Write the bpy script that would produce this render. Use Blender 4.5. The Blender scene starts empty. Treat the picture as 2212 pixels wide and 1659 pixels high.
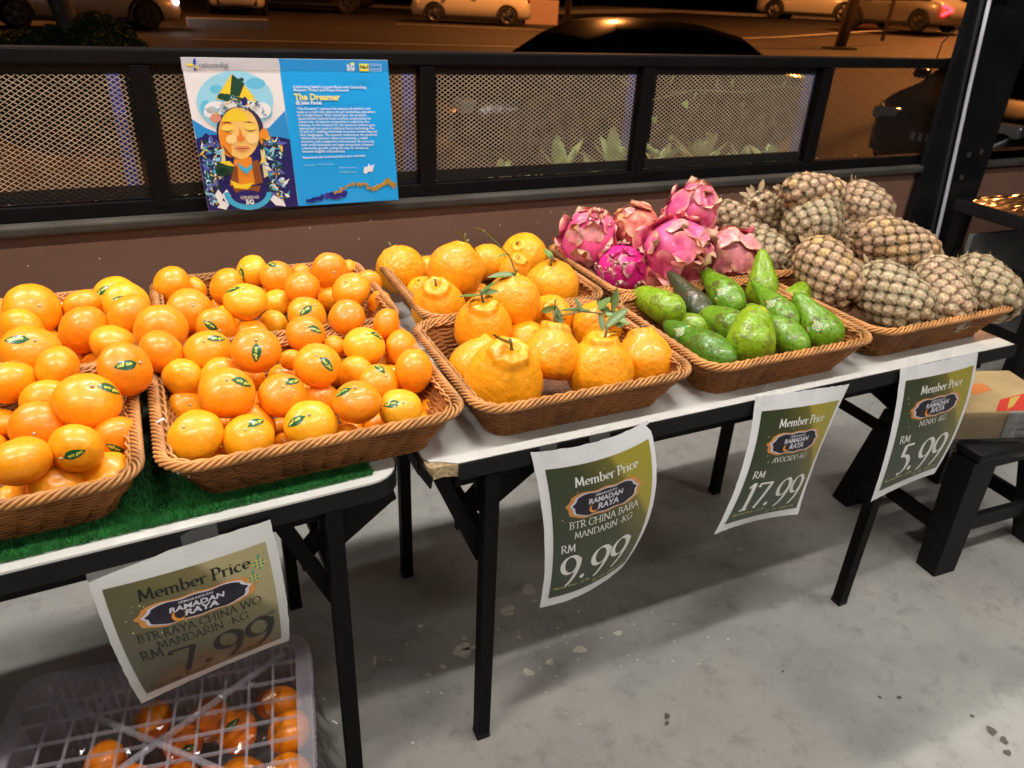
import bpy, math, random
import numpy as np
from mathutils import Vector, Matrix, Quaternion, noise
from mathutils.bvhtree import BVHTree

S = bpy.context.scene
COL = S.collection
rnd = random.Random(11)
PI = math.pi
R = math.radians

# ------------------------------------------------------------------ camera, world, exposure
cam = bpy.data.objects.new('camera', bpy.data.cameras.new('camera'))
COL.objects.link(cam)
S.camera = cam
cam.data.sensor_width = 36
cam.data.lens = 1601.8 / 2212 * 36
cam.data.clip_start = .05
cam.data.clip_end = 900
YAW, PITCH, ROLL = .4497, .4869, .0483
fw = Vector((math.sin(YAW) * math.cos(PITCH), math.cos(YAW) * math.cos(PITCH), -math.sin(PITCH)))
rt = Vector((math.cos(YAW), -math.sin(YAW), 0))
up = rt.cross(fw)
r2 = math.cos(ROLL) * rt + math.sin(ROLL) * up
u2 = -math.sin(ROLL) * rt + math.cos(ROLL) * up
cam.matrix_world = Matrix(((r2.x, u2.x, -fw.x, 0), (r2.y, u2.y, -fw.y, 0), (r2.z, u2.z, -fw.z, 1.46), (0, 0, 0, 1)))
cam.data.dof.use_dof = True
cam.data.dof.focus_distance = 1.32
cam.data.dof.aperture_fstop = 7.0

W = bpy.data.worlds.new('World')
S.world = W
W.use_nodes = True
_sky = W.node_tree.nodes.new('ShaderNodeTexSky')
_sky.sky_type = 'NISHITA'
_sky.sun_disc = False
_sky.sun_elevation = R(-5)
_sky.sun_rotation = R(200)
W.node_tree.links.new(_sky.outputs[0], W.node_tree.nodes['Background'].inputs[0])
W.node_tree.nodes['Background'].inputs[1].default_value = .05
S.view_settings.view_transform = 'Standard'
S.view_settings.look = 'None'
S.view_settings.gamma = 1
S.view_settings.exposure = 0.3
S.view_settings.use_curve_mapping = False
S.render.engine = 'CYCLES'
S.cycles.use_denoising = True
S.cycles.max_bounces = 8
S.cycles.diffuse_bounces = 3
S.cycles.transparent_max_bounces = 24
S.cycles.caustics_reflective = False
S.cycles.caustics_refractive = False
S.cycles.sample_clamp_indirect = 6

# ------------------------------------------------------------------ helpers
def tag(o, label=None, cat=None, group=None, kind=None):
    if label: o['label'] = label
    if cat: o['category'] = cat
    if group: o['group'] = group
    if kind: o['kind'] = kind
    return o

def thing(name, label, cat, loc=(0, 0, 0), rz=0, group=None):
    o = bpy.data.objects.new(name, None)
    o.empty_display_size = .05
    COL.objects.link(o)
    o.location = loc
    o.rotation_euler = (0, 0, rz)
    return tag(o, label, cat, group)

def link(name, me, parent=None, loc=None):
    o = bpy.data.objects.new(name, me)
    COL.objects.link(o)
    if parent is not None: o.parent = parent
    if loc is not None: o.location = loc
    return o

def npmesh(name, V, F, mats, smooth=True, uv=None, mi=None):
    V = np.asarray(V, np.float32)
    me = bpy.data.meshes.new(name)
    if isinstance(F, np.ndarray):
        k = F.shape[1]; n = len(F)
        me.vertices.add(len(V)); me.vertices.foreach_set('co', V.ravel())
        me.loops.add(n * k); me.loops.foreach_set('vertex_index', F.astype(np.int32).ravel())
        me.polygons.add(n); me.polygons.foreach_set('loop_start', np.arange(0, n * k, k, dtype=np.int32))
        me.update(calc_edges=True)
    else:
        me.from_pydata(V.tolist(), [], F)
    if not isinstance(mats, (list, tuple)): mats = [mats]
    for m in mats: me.materials.append(m)
    if smooth: me.polygons.foreach_set('use_smooth', [True] * len(me.polygons))
    if mi is not None: me.polygons.foreach_set('material_index', list(mi))
    if uv is not None:
        l = me.uv_layers.new(name='UVMap')
        li = np.zeros(len(me.loops), np.int32); me.loops.foreach_get('vertex_index', li)
        l.data.foreach_set('uv', np.asarray(uv, np.float32)[li].ravel())
    me.validate(verbose=False)
    me.update()
    return me

class MB:
    def __init__(s): s.v = []; s.f = []
    def add(s, V, F):
        b = len(s.v); s.v += [tuple(map(float, v)) for v in V]; s.f += [tuple(i + b for i in f) for f in F]; return s
    def box(s, c, d, m=None, bev=0.0):
        x, y, z = d[0] / 2, d[1] / 2, d[2] / 2
        if bev <= 0:
            V = [(-x, -y, -z), (x, -y, -z), (x, y, -z), (-x, y, -z), (-x, -y, z), (x, -y, z), (x, y, z), (-x, y, z)]
            F = [(0, 3, 2, 1), (4, 5, 6, 7), (0, 1, 5, 4), (1, 2, 6, 5), (2, 3, 7, 6), (3, 0, 4, 7)]
        else:
            import bmesh
            bm = bmesh.new(); bmesh.ops.create_cube(bm, size=1)
            for v in bm.verts: v.co = Vector((v.co.x * d[0], v.co.y * d[1], v.co.z * d[2]))
            bmesh.ops.bevel(bm, geom=bm.edges[:], offset=bev, segments=2, affect='EDGES', profile=.6)
            bm.verts.index_update()
            V = [v.co.copy() for v in bm.verts]; F = [tuple(v.index for v in f.verts) for f in bm.faces]; bm.free()
        V = [Vector(v) for v in V]
        if m is not None: V = [m @ v for v in V]
        return s.add([v + Vector(c) for v in V], F)
    def bar(s, a, b, w, h=None, upv=(0, 0, 1), n=4, r1=None):
        a, b = Vector(a), Vector(b); d = (b - a).normalized(); h = h or w
        u = Vector(upv)
        if abs(d.dot(u)) > .95: u = Vector((0, 1, 0))
        x = d.cross(u).normalized(); y = x.cross(d).normalized()
        V = []
        for q, k in ((a, 1), (b, (r1 / w) if r1 else 1)):
            for i in range(n):
                if n == 4: cx, cy = ((-.5, -.5), (.5, -.5), (.5, .5), (-.5, .5))[i]
                else: cx, cy = .5 * math.cos(2 * PI * i / n), .5 * math.sin(2 * PI * i / n)
                V.append(q + x * cx * w * k + y * cy * h * k)
        F = [(i, (i + 1) % n, n + (i + 1) % n, n + i) for i in range(n)] + [tuple(range(n))[::-1], tuple(range(n, 2 * n))]
        return s.add(V, F)
    def tube(s, pts, rad, n=6):
        pts = [Vector(p) for p in pts]; rad = rad if hasattr(rad, '__len__') else [rad] * len(pts)
        base = len(s.v); V = []; ref = Vector((0, 0, 1))
        for i, q in enumerate(pts):
            d = (pts[min(i + 1, len(pts) - 1)] - pts[max(i - 1, 0)]).normalized()
            if abs(d.dot(ref)) > .9: ref = Vector((1, 0, 0)) if abs(d.x) < .8 else Vector((0, 1, 0))
            x = d.cross(ref).normalized(); y = x.cross(d); ref = y
            V += [q + (x * math.cos(2 * PI * k / n) + y * math.sin(2 * PI * k / n)) * rad[i] for k in range(n)]
        F = [(i * n + k, i * n + (k + 1) % n, (i + 1) * n + (k + 1) % n, (i + 1) * n + k) for i in range(len(pts) - 1) for k in range(n)]
        F += [tuple(range(n))[::-1], tuple(range((len(pts) - 1) * n, len(pts) * n))]
        return s.add(V, F)
    def prism(s, poly, z0, z1, m=None):
        n = len(poly)
        V = [Vector((x, y, z0)) for x, y in poly] + [Vector((x, y, z1)) for x, y in poly]
        if m is not None: V = [m @ v for v in V]
        return s.add(V, [tuple(range(n))[::-1], tuple(range(n, 2 * n))] + [(i, (i + 1) % n, n + (i + 1) % n, n + i) for i in range(n)])
    def mesh(s, name, mat, smooth=False): return npmesh(name, s.v, s.f, mat, smooth)
    def build(s, name, mat, parent=None, smooth=False, loc=None): return link(name, s.mesh(name, mat, smooth), parent, loc)

def lathe(profile, n=24):
    V = []; F = []
    for r, z in profile:
        for k in range(n): V.append((r * math.cos(2 * PI * k / n), r * math.sin(2 * PI * k / n), z))
    m = len(profile)
    for i in range(m - 1):
        for k in range(n): F.append((i * n + k, i * n + (k + 1) % n, (i + 1) * n + (k + 1) % n, (i + 1) * n + k))
    F += [tuple(range(n))[::-1], tuple(range((m - 1) * n, m * n))]
    return V, F

# ------------------------------------------------------------------ materials
def mat(name, col, rough=.5, metal=0, spec=.5, coat=0, noise_scale=0, noise_amt=.1, bump=0, bump_scale=40, vary=0, alpha=1, trans=0, objcol=False, detail=4, sss=0):
    m = bpy.data.materials.new(name); m.use_nodes = True
    nt = m.node_tree; N = nt.nodes; L = nt.links
    b = N['Principled BSDF']
    b.inputs['Base Color'].default_value = (*col, 1)
    b.inputs['Roughness'].default_value = rough; b.inputs['Metallic'].default_value = metal
    b.inputs['Specular IOR Level'].default_value = spec; b.inputs['Coat Weight'].default_value = coat
    b.inputs['Coat Roughness'].default_value = .12
    b.inputs['Alpha'].default_value = alpha; b.inputs['Transmission Weight'].default_value = trans
    if sss:
        b.inputs['Subsurface Weight'].default_value = sss; b.inputs['Subsurface Radius'].default_value = (.02, .008, .002); b.inputs['Subsurface Scale'].default_value = 1
    tc = N.new('ShaderNodeTexCoord')
    src = None
    if objcol:
        oi = N.new('ShaderNodeObjectInfo'); src = oi.outputs['Color']
    if noise_scale:
        nz = N.new('ShaderNodeTexNoise'); nz.inputs['Scale'].default_value = noise_scale; nz.inputs['Detail'].default_value = detail
        L.new(tc.outputs['Object'], nz.inputs['Vector'])
        mr = N.new('ShaderNodeMapRange'); mr.inputs[1].default_value = .3; mr.inputs[2].default_value = .7
        mr.inputs[3].default_value = 1 - noise_amt; mr.inputs[4].default_value = 1 + noise_amt
        L.new(nz.outputs[0], mr.inputs[0])
        mx = N.new('ShaderNodeMix'); mx.data_type = 'RGBA'; mx.blend_type = 'MULTIPLY'; mx.inputs[0].default_value = 1
        mx.inputs[6].default_value = (*col, 1)
        if src is not None: L.new(src, mx.inputs[6])
        L.new(mr.outputs[0], mx.inputs[7]); src = mx.outputs[2]
    if vary:
        oi = N.new('ShaderNodeObjectInfo'); mr = N.new('ShaderNodeMapRange')
        mr.inputs[3].default_value = 1 - vary; mr.inputs[4].default_value = 1 + vary
        L.new(oi.outputs['Random'], mr.inputs[0])
        mx = N.new('ShaderNodeMix'); mx.data_type = 'RGBA'; mx.blend_type = 'MULTIPLY'; mx.inputs[0].default_value = 1
        mx.inputs[6].default_value = (*col, 1)
        if src is not None: L.new(src, mx.inputs[6])
        L.new(mr.outputs[0], mx.inputs[7]); src = mx.outputs[2]
    if src is not None: L.new(src, b.inputs['Base Color'])
    if bump:
        nz = N.new('ShaderNodeTexNoise'); nz.inputs['Scale'].default_value = bump_scale; nz.inputs['Detail'].default_value = 3
        L.new(tc.outputs['Object'], nz.inputs['Vector'])
        bp = N.new('ShaderNodeBump'); bp.inputs['Strength'].default_value = bump; bp.inputs['Distance'].default_value = .002
        L.new(nz.outputs[0], bp.inputs['Height']); L.new(bp.outputs[0], b.inputs['Normal'])
    return m

def emit(name, col, st):
    m = bpy.data.materials.new(name); m.use_nodes = True
    b = m.node_tree.nodes['Principled BSDF']
    b.inputs['Base Color'].default_value = (0, 0, 0, 1)
    b.inputs['Emission Color'].default_value = (*col, 1); b.inputs['Emission Strength'].default_value = st
    return m

def vcol_mat(name, rough=.5, coat=0, bump=0, bump_scale=60, attr='tint', vary=0, nzs=0, nza=.15):
    m = mat(name, (1, 1, 1), rough, coat=coat, bump=bump, bump_scale=bump_scale)
    nt = m.node_tree; N = nt.nodes; L = nt.links
    a = N.new('ShaderNodeVertexColor'); a.layer_name = attr
    src = a.outputs[0]
    for kind in ('v', 'n'):
        if kind == 'v' and not vary or kind == 'n' and not nzs: continue
        mr = N.new('ShaderNodeMapRange')
        amt = vary if kind == 'v' else nza
        mr.inputs[3].default_value = 1 - amt; mr.inputs[4].default_value = 1 + amt
        if kind == 'v':
            oi = N.new('ShaderNodeObjectInfo'); L.new(oi.outputs['Random'], mr.inputs[0])
        else:
            tc = N.new('ShaderNodeTexCoord'); nz = N.new('ShaderNodeTexNoise'); nz.inputs['Scale'].default_value = nzs
            nz.inputs['Detail'].default_value = 5
            L.new(tc.outputs['Object'], nz.inputs['Vector']); L.new(nz.outputs[0], mr.inputs[0]); mr.inputs[1].default_value = .3; mr.inputs[2].default_value = .7
        mx = N.new('ShaderNodeMix'); mx.data_type = 'RGBA'; mx.blend_type = 'MULTIPLY'; mx.inputs[0].default_value = 1
        L.new(src, mx.inputs[6]); L.new(mr.outputs[0], mx.inputs[7]); src = mx.outputs[2]
    L.new(src, N['Principled BSDF'].inputs['Base Color'])
    return m

def set_tint(me, cols):
    a = me.color_attributes.new(name='tint', type='FLOAT_COLOR', domain='POINT')
    c = np.ones((len(me.vertices), 4), np.float32); c[:, :3] = np.asarray(cols, np.float32)
    a.data.foreach_set('color', c.ravel())

M = {}
M['black_steel'] = mat('black_steel', (.0045, .004, .004), .6, spec=.14, noise_scale=9, noise_amt=.35, bump=.15, bump_scale=120)
M['black_gloss'] = mat('black_gloss', (.01, .01, .011), .22, noise_scale=5, noise_amt=.3, bump=.05, bump_scale=30)
M['black_plastic'] = mat('black_plastic', (.006, .006, .006), .5, spec=.25, noise_scale=7, noise_amt=.2, bump=.1, bump_scale=200)
M['white_top'] = mat('white_top', (.78, .77, .73), .35, noise_scale=14, noise_amt=.05)
M['edge_white'] = mat('edge_white', (.75, .75, .78), .4)
M['chipboard'] = mat('chipboard', (.5, .36, .2), .9, noise_scale=160, noise_amt=.45, bump=.8, bump_scale=150)
M['wicker'] = mat('wicker', (.33, .125, .032), .5, spec=.35, vary=.12, noise_scale=14, noise_amt=.35, bump=.3, bump_scale=300)
M['wicker_rim'] = mat('wicker_rim', (.46, .205, .062), .45, spec=.4, vary=.10, noise_scale=18, noise_amt=.35, bump=.3, bump_scale=300)
M['mesh_wire'] = mat('mesh_wire', (.68, .56, .40), .5, noise_scale=20, noise_amt=.2)
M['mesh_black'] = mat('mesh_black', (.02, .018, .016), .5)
M['sill'] = mat('sill', (.055, .048, .040), .5, noise_scale=8, noise_amt=.3, bump=.2)
M['white_ink'] = mat('white_ink', (.8, .8, .76), .5)
M['dark_ink'] = mat('dark_ink', (.012, .014, .012), .5)
M['paper'] = mat('paper', (.82, .82, .84), .38, coat=.3, bump=.12, bump_scale=14)
M['paper_dull'] = mat('paper_dull', (.6, .6, .58), .4, coat=.25, bump=.15, bump_scale=14)

def tuned(m): return m.node_tree, m.node_tree.nodes, m.node_tree.links, m.node_tree.nodes['Principled BSDF']

# citrus peel: pores, faint mottling, dark scratches
def citrus(name, rough, bump, porescale, mott, fleck=.6):
    m = mat(name, (.9, .3, .01), rough, spec=.5, coat=.25, objcol=True, noise_scale=3.5, detail=2, noise_amt=mott, sss=.0)
    nt, N, L, b = tuned(m)
    tc = N.new('ShaderNodeTexCoord')
    vo = N.new('ShaderNodeTexVoronoi'); vo.inputs['Scale'].default_value = porescale; L.new(tc.outputs['Object'], vo.inputs['Vector'])
    vr = N.new('ShaderNodeMapRange'); vr.inputs[1].default_value = 0; vr.inputs[2].default_value = .35; L.new(vo.outputs[0], vr.inputs[0])
    nz = N.new('ShaderNodeTexNoise'); nz.inputs['Scale'].default_value = 6; L.new(tc.outputs['Object'], nz.inputs['Vector'])
    ad = N.new('ShaderNodeMath'); ad.operation = 'ADD'; L.new(vr.outputs[0], ad.inputs[0]); L.new(nz.outputs[0], ad.inputs[1])
    bp = N.new('ShaderNodeBump'); bp.inputs['Strength'].default_value = bump; bp.inputs['Distance'].default_value = .02
    L.new(ad.outputs[0], bp.inputs['Height']); L.new(bp.outputs[0], b.inputs['Normal'])
    # scratches
    mp = N.new('ShaderNodeMapping'); L.new(tc.outputs['Object'], mp.inputs[0])
    oi = N.new('ShaderNodeObjectInfo'); vm = N.new('ShaderNodeVectorMath'); vm.operation = 'SCALE'; vm.inputs[0].default_value = (13, 7, 19)
    L.new(oi.outputs['Random'], vm.inputs['Scale']); L.new(vm.outputs[0], mp.inputs['Location'])
    wn = N.new('ShaderNodeTexNoise'); wn.inputs['Scale'].default_value = 5.5; wn.inputs['Detail'].default_value = 9; wn.inputs['Roughness'].default_value = .62
    L.new(mp.outputs[0], wn.inputs['Vector'])
    c1 = N.new('ShaderNodeMapRange'); c1.inputs[1].default_value = .494; c1.inputs[2].default_value = .5; L.new(wn.outputs[0], c1.inputs[0])
    c2 = N.new('ShaderNodeMapRange'); c2.inputs[1].default_value = .506; c2.inputs[2].default_value = .5; L.new(wn.outputs[0], c2.inputs[0])
    mu = N.new('ShaderNodeMath'); mu.operation = 'MULTIPLY'; L.new(c1.outputs[0], mu.inputs[0]); L.new(c2.outputs[0], mu.inputs[1])
    w2 = N.new('ShaderNodeTexNoise'); w2.inputs['Scale'].default_value = 2.2; L.new(mp.outputs[0], w2.inputs['Vector'])
    c3 = N.new('ShaderNodeMapRange'); c3.inputs[1].default_value = .6; c3.inputs[2].default_value = .66; c3.inputs[4].default_value = .65; L.new(w2.outputs[0], c3.inputs[0])
    m2 = N.new('ShaderNodeMath'); m2.operation = 'MULTIPLY'; L.new(mu.outputs[0], m2.inputs[0]); L.new(c3.outputs[0], m2.inputs[1])
    # pale / dark flecks
    v2 = N.new('ShaderNodeTexVoronoi'); v2.inputs['Scale'].default_value = 7; L.new(mp.outputs[0], v2.inputs['Vector'])
    c4 = N.new('ShaderNodeMapRange'); c4.inputs[1].default_value = .05; c4.inputs[2].default_value = .03; c4.inputs[4].default_value = fleck; L.new(v2.outputs[0], c4.inputs[0])
    m3 = N.new('ShaderNodeMath'); m3.operation = 'MAXIMUM'; L.new(m2.outputs[0], m3.inputs[0]); L.new(c4.outputs[0], m3.inputs[1])
    mx = N.new('ShaderNodeMix'); mx.data_type = 'RGBA'; mx.inputs[7].default_value = (.25, .09, .01, 1)
    old = b.inputs['Base Color'].links[0].from_socket
    L.new(m3.outputs[0], mx.inputs[0]); L.new(old, mx.inputs[6]); L.new(mx.outputs[2], b.inputs['Base Color'])
    return m
M['peel'] = citrus('mandarin_peel', .38, .08, 42, .10, .35)
M['rough_peel'] = citrus('rough_mandarin_peel', .42, .22, 26, .12, 0)

def concrete():
    m = mat('concrete', (.3, .3, .285), .6, spec=.35)
    nt, N, L, b = tuned(m)
    tc = N.new('ShaderNodeTexCoord')
    def nz(sc, det=6, r=.6):
        n = N.new('ShaderNodeTexNoise'); n.inputs['Scale'].default_value = sc; n.inputs['Detail'].default_value = det; n.inputs['Roughness'].default_value = r
        L.new(tc.outputs['Object'], n.inputs['Vector']); return n.outputs[0]
    def ramp(s, a, bb, c0, c1):
        r = N.new('ShaderNodeValToRGB'); r.color_ramp.elements[0].position = a; r.color_ramp.elements[1].position = bb
        r.color_ramp.elements[0].color = (*c0, 1); r.color_ramp.elements[1].color = (*c1, 1); L.new(s, r.inputs[0]); return r.outputs[0]
    def mix(f, a, bb, mode='MIX'):
        x = N.new('ShaderNodeMix'); x.data_type = 'RGBA'; x.blend_type = mode
        if isinstance(f, float): x.inputs[0].default_value = f
        else: L.new(f, x.inputs[0])
        for s, i in ((a, 6), (bb, 7)):
            if isinstance(s, tuple): x.inputs[i].default_value = (*s, 1)
            else: L.new(s, x.inputs[i])
        return x.outputs[2]
    c = ramp(nz(2.2), .35, .68, (.27, .262, .245), (.42, .42, .395))
    c = mix(ramp(nz(1.1, 3), .45, .65, (0, 0, 0), (.5, .5, .5)), c, (.29, .245, .22))
    c = mix(ramp(nz(14, 9, .72), .52, .70, (0, 0, 0), (.55, .55, .55)), c, (.15, .145, .125))
    c = mix(ramp(nz(90, 4, .7), .62, .72, (0, 0, 0), (.6, .6, .6)), c, (.12, .12, .1))
    L.new(c, b.inputs['Base Color'])
    bp = N.new('ShaderNodeBump'); bp.inputs['Strength'].default_value = .25; bp.inputs['Distance'].default_value = .003
    L.new(nz(60), bp.inputs['Height']); L.new(bp.outputs[0], b.inputs['Normal'])
    rr = N.new('ShaderNodeMapRange'); rr.inputs[3].default_value = .45; rr.inputs[4].default_value = .75; L.new(nz(5), rr.inputs[0]); L.new(rr.outputs[0], b.inputs['Roughness'])
    return m
M['concrete'] = concrete()
M['wall_paint'] = mat('wall_paint', (.215, .112, .078), .55, spec=.3, noise_scale=3, noise_amt=.14, bump=.2, bump_scale=35, detail=8)
M['asphalt'] = mat('asphalt', (.024, .020, .017), .75, noise_scale=2.0, noise_amt=.3, bump=.5, bump_scale=60, detail=9)
M['road_paint'] = mat('road_paint', (.4, .38, .34), .7, noise_scale=3, noise_amt=.3)
M['planter'] = mat('planter', (.30, .27, .23), .85, noise_scale=25, noise_amt=.35, bump=.6, bump_scale=50)
M['soil'] = mat('soil', (.10, .075, .05), .95, noise_scale=30, noise_amt=.5, bump=1, bump_scale=60)
M['grass_blade'] = mat('grass_blade', (.035, .24, .05), .5, noise_scale=60, noise_amt=.4)
M['grass_base'] = mat('grass_base', (.008, .03, .01), .9)
M['leaf'] = mat('leaf', (.09, .16, .05), .45, noise_scale=30, noise_amt=.25, vary=.2)
M['leaf_dark'] = mat('leaf_dark', (.03, .07, .015), .35, noise_scale=60, noise_amt=.3, vary=.25)
M['leaf_fruit'] = mat('leaf_fruit', (.12, .185, .035), .4, noise_scale=120, noise_amt=.25, vary=.3)
M['twig'] = mat('twig', (.16, .17, .07), .7, noise_scale=200, noise_amt=.35, vary=.3)
M['stem_pale'] = mat('stem_pale', (.50, .48, .30), .7, noise_scale=200, noise_amt=.4)
M['stem_green'] = mat('stem_green', (.12, .16, .05), .6)
M['sticker'] = mat('sticker', (.008, .095, .028), .3, coat=.3, noise_scale=45, noise_amt=.5)
M['sticker_ink'] = mat('sticker_ink', (.78, .75, .08), .4)
M['tie'] = mat('tie', (.85, .85, .85), .3)
# ------------------------------------------------------------------ tube lights: shop rows over railing and tables, plus an added fill row behind the camera
M['tube_glow'] = emit('tube_glow', (1, .96, .9), 12)
M['lamp_body'] = mat('lamp_body', (.7, .7, .7), .4)
TUBE_Z = 3.0
def tube_light(x, y, e, label, z=TUBE_Z, col=(1, .955, .89)):
    t = thing('tube_light', label, 'ceiling light', (x, y, z), 0, 'tube lights under the roof')
    MB().box((0, 0, .05), (1.24, .07, .05), None, .008).build('housing', M['lamp_body'], t)
    v, f = lathe([(.013, -.6), (.013, .6)], 12)
    m = MB(); m.add([(p[2], p[0], p[1]) for p in v], f); m.build('tube', M['tube_glow'], t, True)
    l = bpy.data.lights.new('tube_lamp', 'AREA'); l.shape = 'RECTANGLE'; l.size = 1.2; l.size_y = .06; l.energy = e; l.color = col
    o = link('tube_lamp', l, t, (0, 0, -.02)); return t
TUBES = [(-1.1, 2.0, 36), (.75, 2.0, 36), (2.6, 2.0, 9), (-1.2, .34, 27), (.65, .34, 27), (2.5, .34, 20), (-.9, -2.2, 9), (1.6, -2.0, 15), (3.8, -1.4, 26)]
for i, (x, y, e) in enumerate(TUBES):
    r_ = ('over the railing', 'over the front of the tables', 'added as fill behind the viewer')[min(2, i // 3)]
    tube_light(x, y, e, 'white tube light %s, %s in its row' % (r_, ('first', 'middle', 'last')[i % 3]))

# ------------------------------------------------------------------ setting
def sheet(name, x0, x1, y0, y1, z, m, nx=1, ny=1, zf=None, kind='structure', parent=None):
    V = []; F = []
    for j in range(ny + 1):
        for i in range(nx + 1):
            x = x0 + (x1 - x0) * i / nx; y = y0 + (y1 - y0) * j / ny
            V.append((x, y, zf(x, y) if zf else z))
    for j in range(ny):
        for i in range(nx):
            a = j * (nx + 1) + i; F.append((a, a + 1, a + nx + 2, a + nx + 1))
    o = link(name, npmesh(name, V, F, m, True), parent)
    if kind: o['kind'] = kind
    return o
floor = sheet('floor', -6, 9, -6, 2.2, 0, M['concrete'])
def gz(x, y):
    t = min(1, max(0, (y - 10.5) / 8)); t = t * t * (3 - 2 * t)
    u = min(1, max(0, (x - 19) / 7)); u = u * u * (3 - 2 * u)
    return -.45 + .75 * t + .5 * u
sheet('road', -120, 160, 2.5, 60, 0, M['asphalt'], 40, 80, gz)
sheet('far_ground', -900, 900, 60, 850, .3, M['asphalt'])
M['ceiling'] = mat('ceiling', (.10, .095, .09), .8, noise_scale=4)
o = MB().box((1.5, -1.3, 3.3), (14, 7.2, .1)).build('ceiling', M['ceiling']); o['kind'] = 'structure'
# road marks: long pale lines across the road, each a thin sheet lying on the asphalt
def road_line(x0, y0, x1, y1, w, label, m=M['road_paint']):
    n = 24; V = []; F = []
    d = Vector((x1 - x0, y1 - y0, 0)).normalized(); nn = Vector((-d.y, d.x, 0)) * w / 2
    for i in range(n + 1):
        x = x0 + (x1 - x0) * i / n; y = y0 + (y1 - y0) * i / n
        for s in (-1, 1):
            px, py = x + nn.x * s, y + nn.y * s; V.append((px, py, gz(px, py) + .012))
    for i in range(n): F.append((2 * i, 2 * i + 1, 2 * i + 3, 2 * i + 2))
    o = link('road_marking', npmesh('road_marking', V, F, m)); o['kind'] = 'structure'; return o
road_line(8, 27, 34, 18.5, .22, '')
road_line(1.0, 18, 9, 17.6, .12, '')
M['kerb_pale'] = mat('kerb_pale', (.32, .32, .32), .8, noise_scale=3, noise_amt=.2)
# raised pale pavement strip across the street
def strip(x0, y0, x1, y1, w, h, name, m):
    V = []; F = []; n = 12
    d = Vector((x1 - x0, y1 - y0, 0)).normalized(); nn = Vector((-d.y, d.x, 0)) * w / 2
    for i in range(n + 1):
        x = x0 + (x1 - x0) * i / n; y = y0 + (y1 - y0) * i / n
        for s, z in ((-1, -.2), (-1, h), (1, h), (1, -.2)):
            px, py = x + nn.x * s, y + nn.y * s; V.append((px, py, gz(px, py) + z))
    for i in range(n):
        for k in range(3): F.append((4 * i + k, 4 * i + k + 1, 4 * i + k + 5, 4 * i + k + 4))
    o = link(name, npmesh(name, V, F, m, False)); o['kind'] = 'structure'; return o
strip(10, 50, 38, 33, 3.2, .12, 'pavement', M['kerb_pale'])

# floor paint spots and stains: thin irregular flakes of dried paint
M['paint_spot'] = mat('paint_spot', (.62, .58, .50), .6, noise_scale=60, noise_amt=.15)
M['dark_spot'] = mat('dark_spot', (.09, .09, .07), .6)
def blob(x, y, a, b, rot, seed, z=.0022, sharp=.35, n=22):
    rr = random.Random(seed); P = []
    ph = [rr.uniform(0, 6.28) for _ in range(4)]
    for i in range(n):
        t = 2 * PI * i / n
        k = 1 + sharp * (.4 * math.sin(2 * t + ph[0]) + .35 * math.sin(3 * t + ph[1]) + .25 * math.sin(5 * t + ph[2]) + rr.uniform(-.12, .12))
        u, v = a * k * math.cos(t), b * k * math.sin(t)
        P.append((x + u * math.cos(rot) - v * math.sin(rot), y + u * math.sin(rot) + v * math.cos(rot), z))
    return P
SPOTS = [(0.493, 1.231, 0.0243, 0.0204, -0.25), (0.523, 1.23, 0.0244, 0.0062, -0.04999999999999999), (0.652, 1.311, 0.0217, 0.0174, -0.04999999999999999), (0.738, 1.361, 0.0157, 0.0236, -0.45), (0.735, 1.316, 0.0079, 0.006, -0.45), (0.767, 1.121, 0.0185, 0.0104, 0.04999999999999999), (0.678, 1.114, 0.0129, 0.009, -0.04999999999999999), (0.616, 1.107, 0.0126, 0.0116, -0.65), (0.886, 1.131, 0.0102, 0.0089, 0.04999999999999999), (0.51, 1.265, 0.0074, 0.0064, -0.45), (0.431, 1.201, 0.0071, 0.0059, -0.45), (0.641, 1.218, 0.0042, 0.0097, -0.15000000000000002), (0.39, 1.192, 0.0078, 0.0029, -0.45), (0.747, 1.205, 0.0042, 0.0044, -0.45), (0.421, 1.346, 0.0058, 0.0066, -0.45), (0.827, 1.237, 0.0035, 0.0071, -0.45), (0.647, 1.109, 0.0032, 0.0039, -0.45), (0.283, 1.281, 0.0031, 0.0149, -0.45), (0.942, 1.141, 0.0026, 0.0029, -0.45), (0.603, 1.26, 0.005, 0.0044, -0.45)]
m = MB()
for i, (x, y, a, b, rot) in enumerate(SPOTS): 
    P = blob(x, y, a, b, rot, i); m.add(P, [tuple(range(len(P)))])
rr = random.Random(4)
for i in range(70):
    x = rr.gauss(.55, .35); y = rr.gauss(1.12, .14); s = rr.uniform(.0015, .004)
    if y > 1.6: continue
    P = blob(x, y, s, s * rr.uniform(.5, 1), rr.uniform(0, 3), i + 50, n=8, sharp=.3); m.add(P, [tuple(range(8))])
o = m.build('paint_spots', M['paint_spot']); tag(o, 'cream paint spots spilled on the concrete floor', 'paint spots', kind='stuff')
m = MB()
for (x, y, s) in [(0.858, 0.873, 0.008), (0.847, 0.858, 0.006), (1.202, 0.869, 0.004), (1.535, 0.55, 0.012), (1.538, 0.522, 0.01), (1.515, 0.498, 0.009), (1.529, 0.595, 0.005), (1.41, 0.7, 0.006), (1.366, 0.719, 0.005), (1.404, 1.341, 0.004), (1.184, 1.115, 0.003)]:
    P = blob(x, y, s, s * .8, .3, int(x * 999)); m.add(P, [tuple(range(22))])
o = m.build('dark_stains', M['dark_spot']); tag(o, 'small dark stains on the concrete floor', 'stains', kind='stuff')

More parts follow.
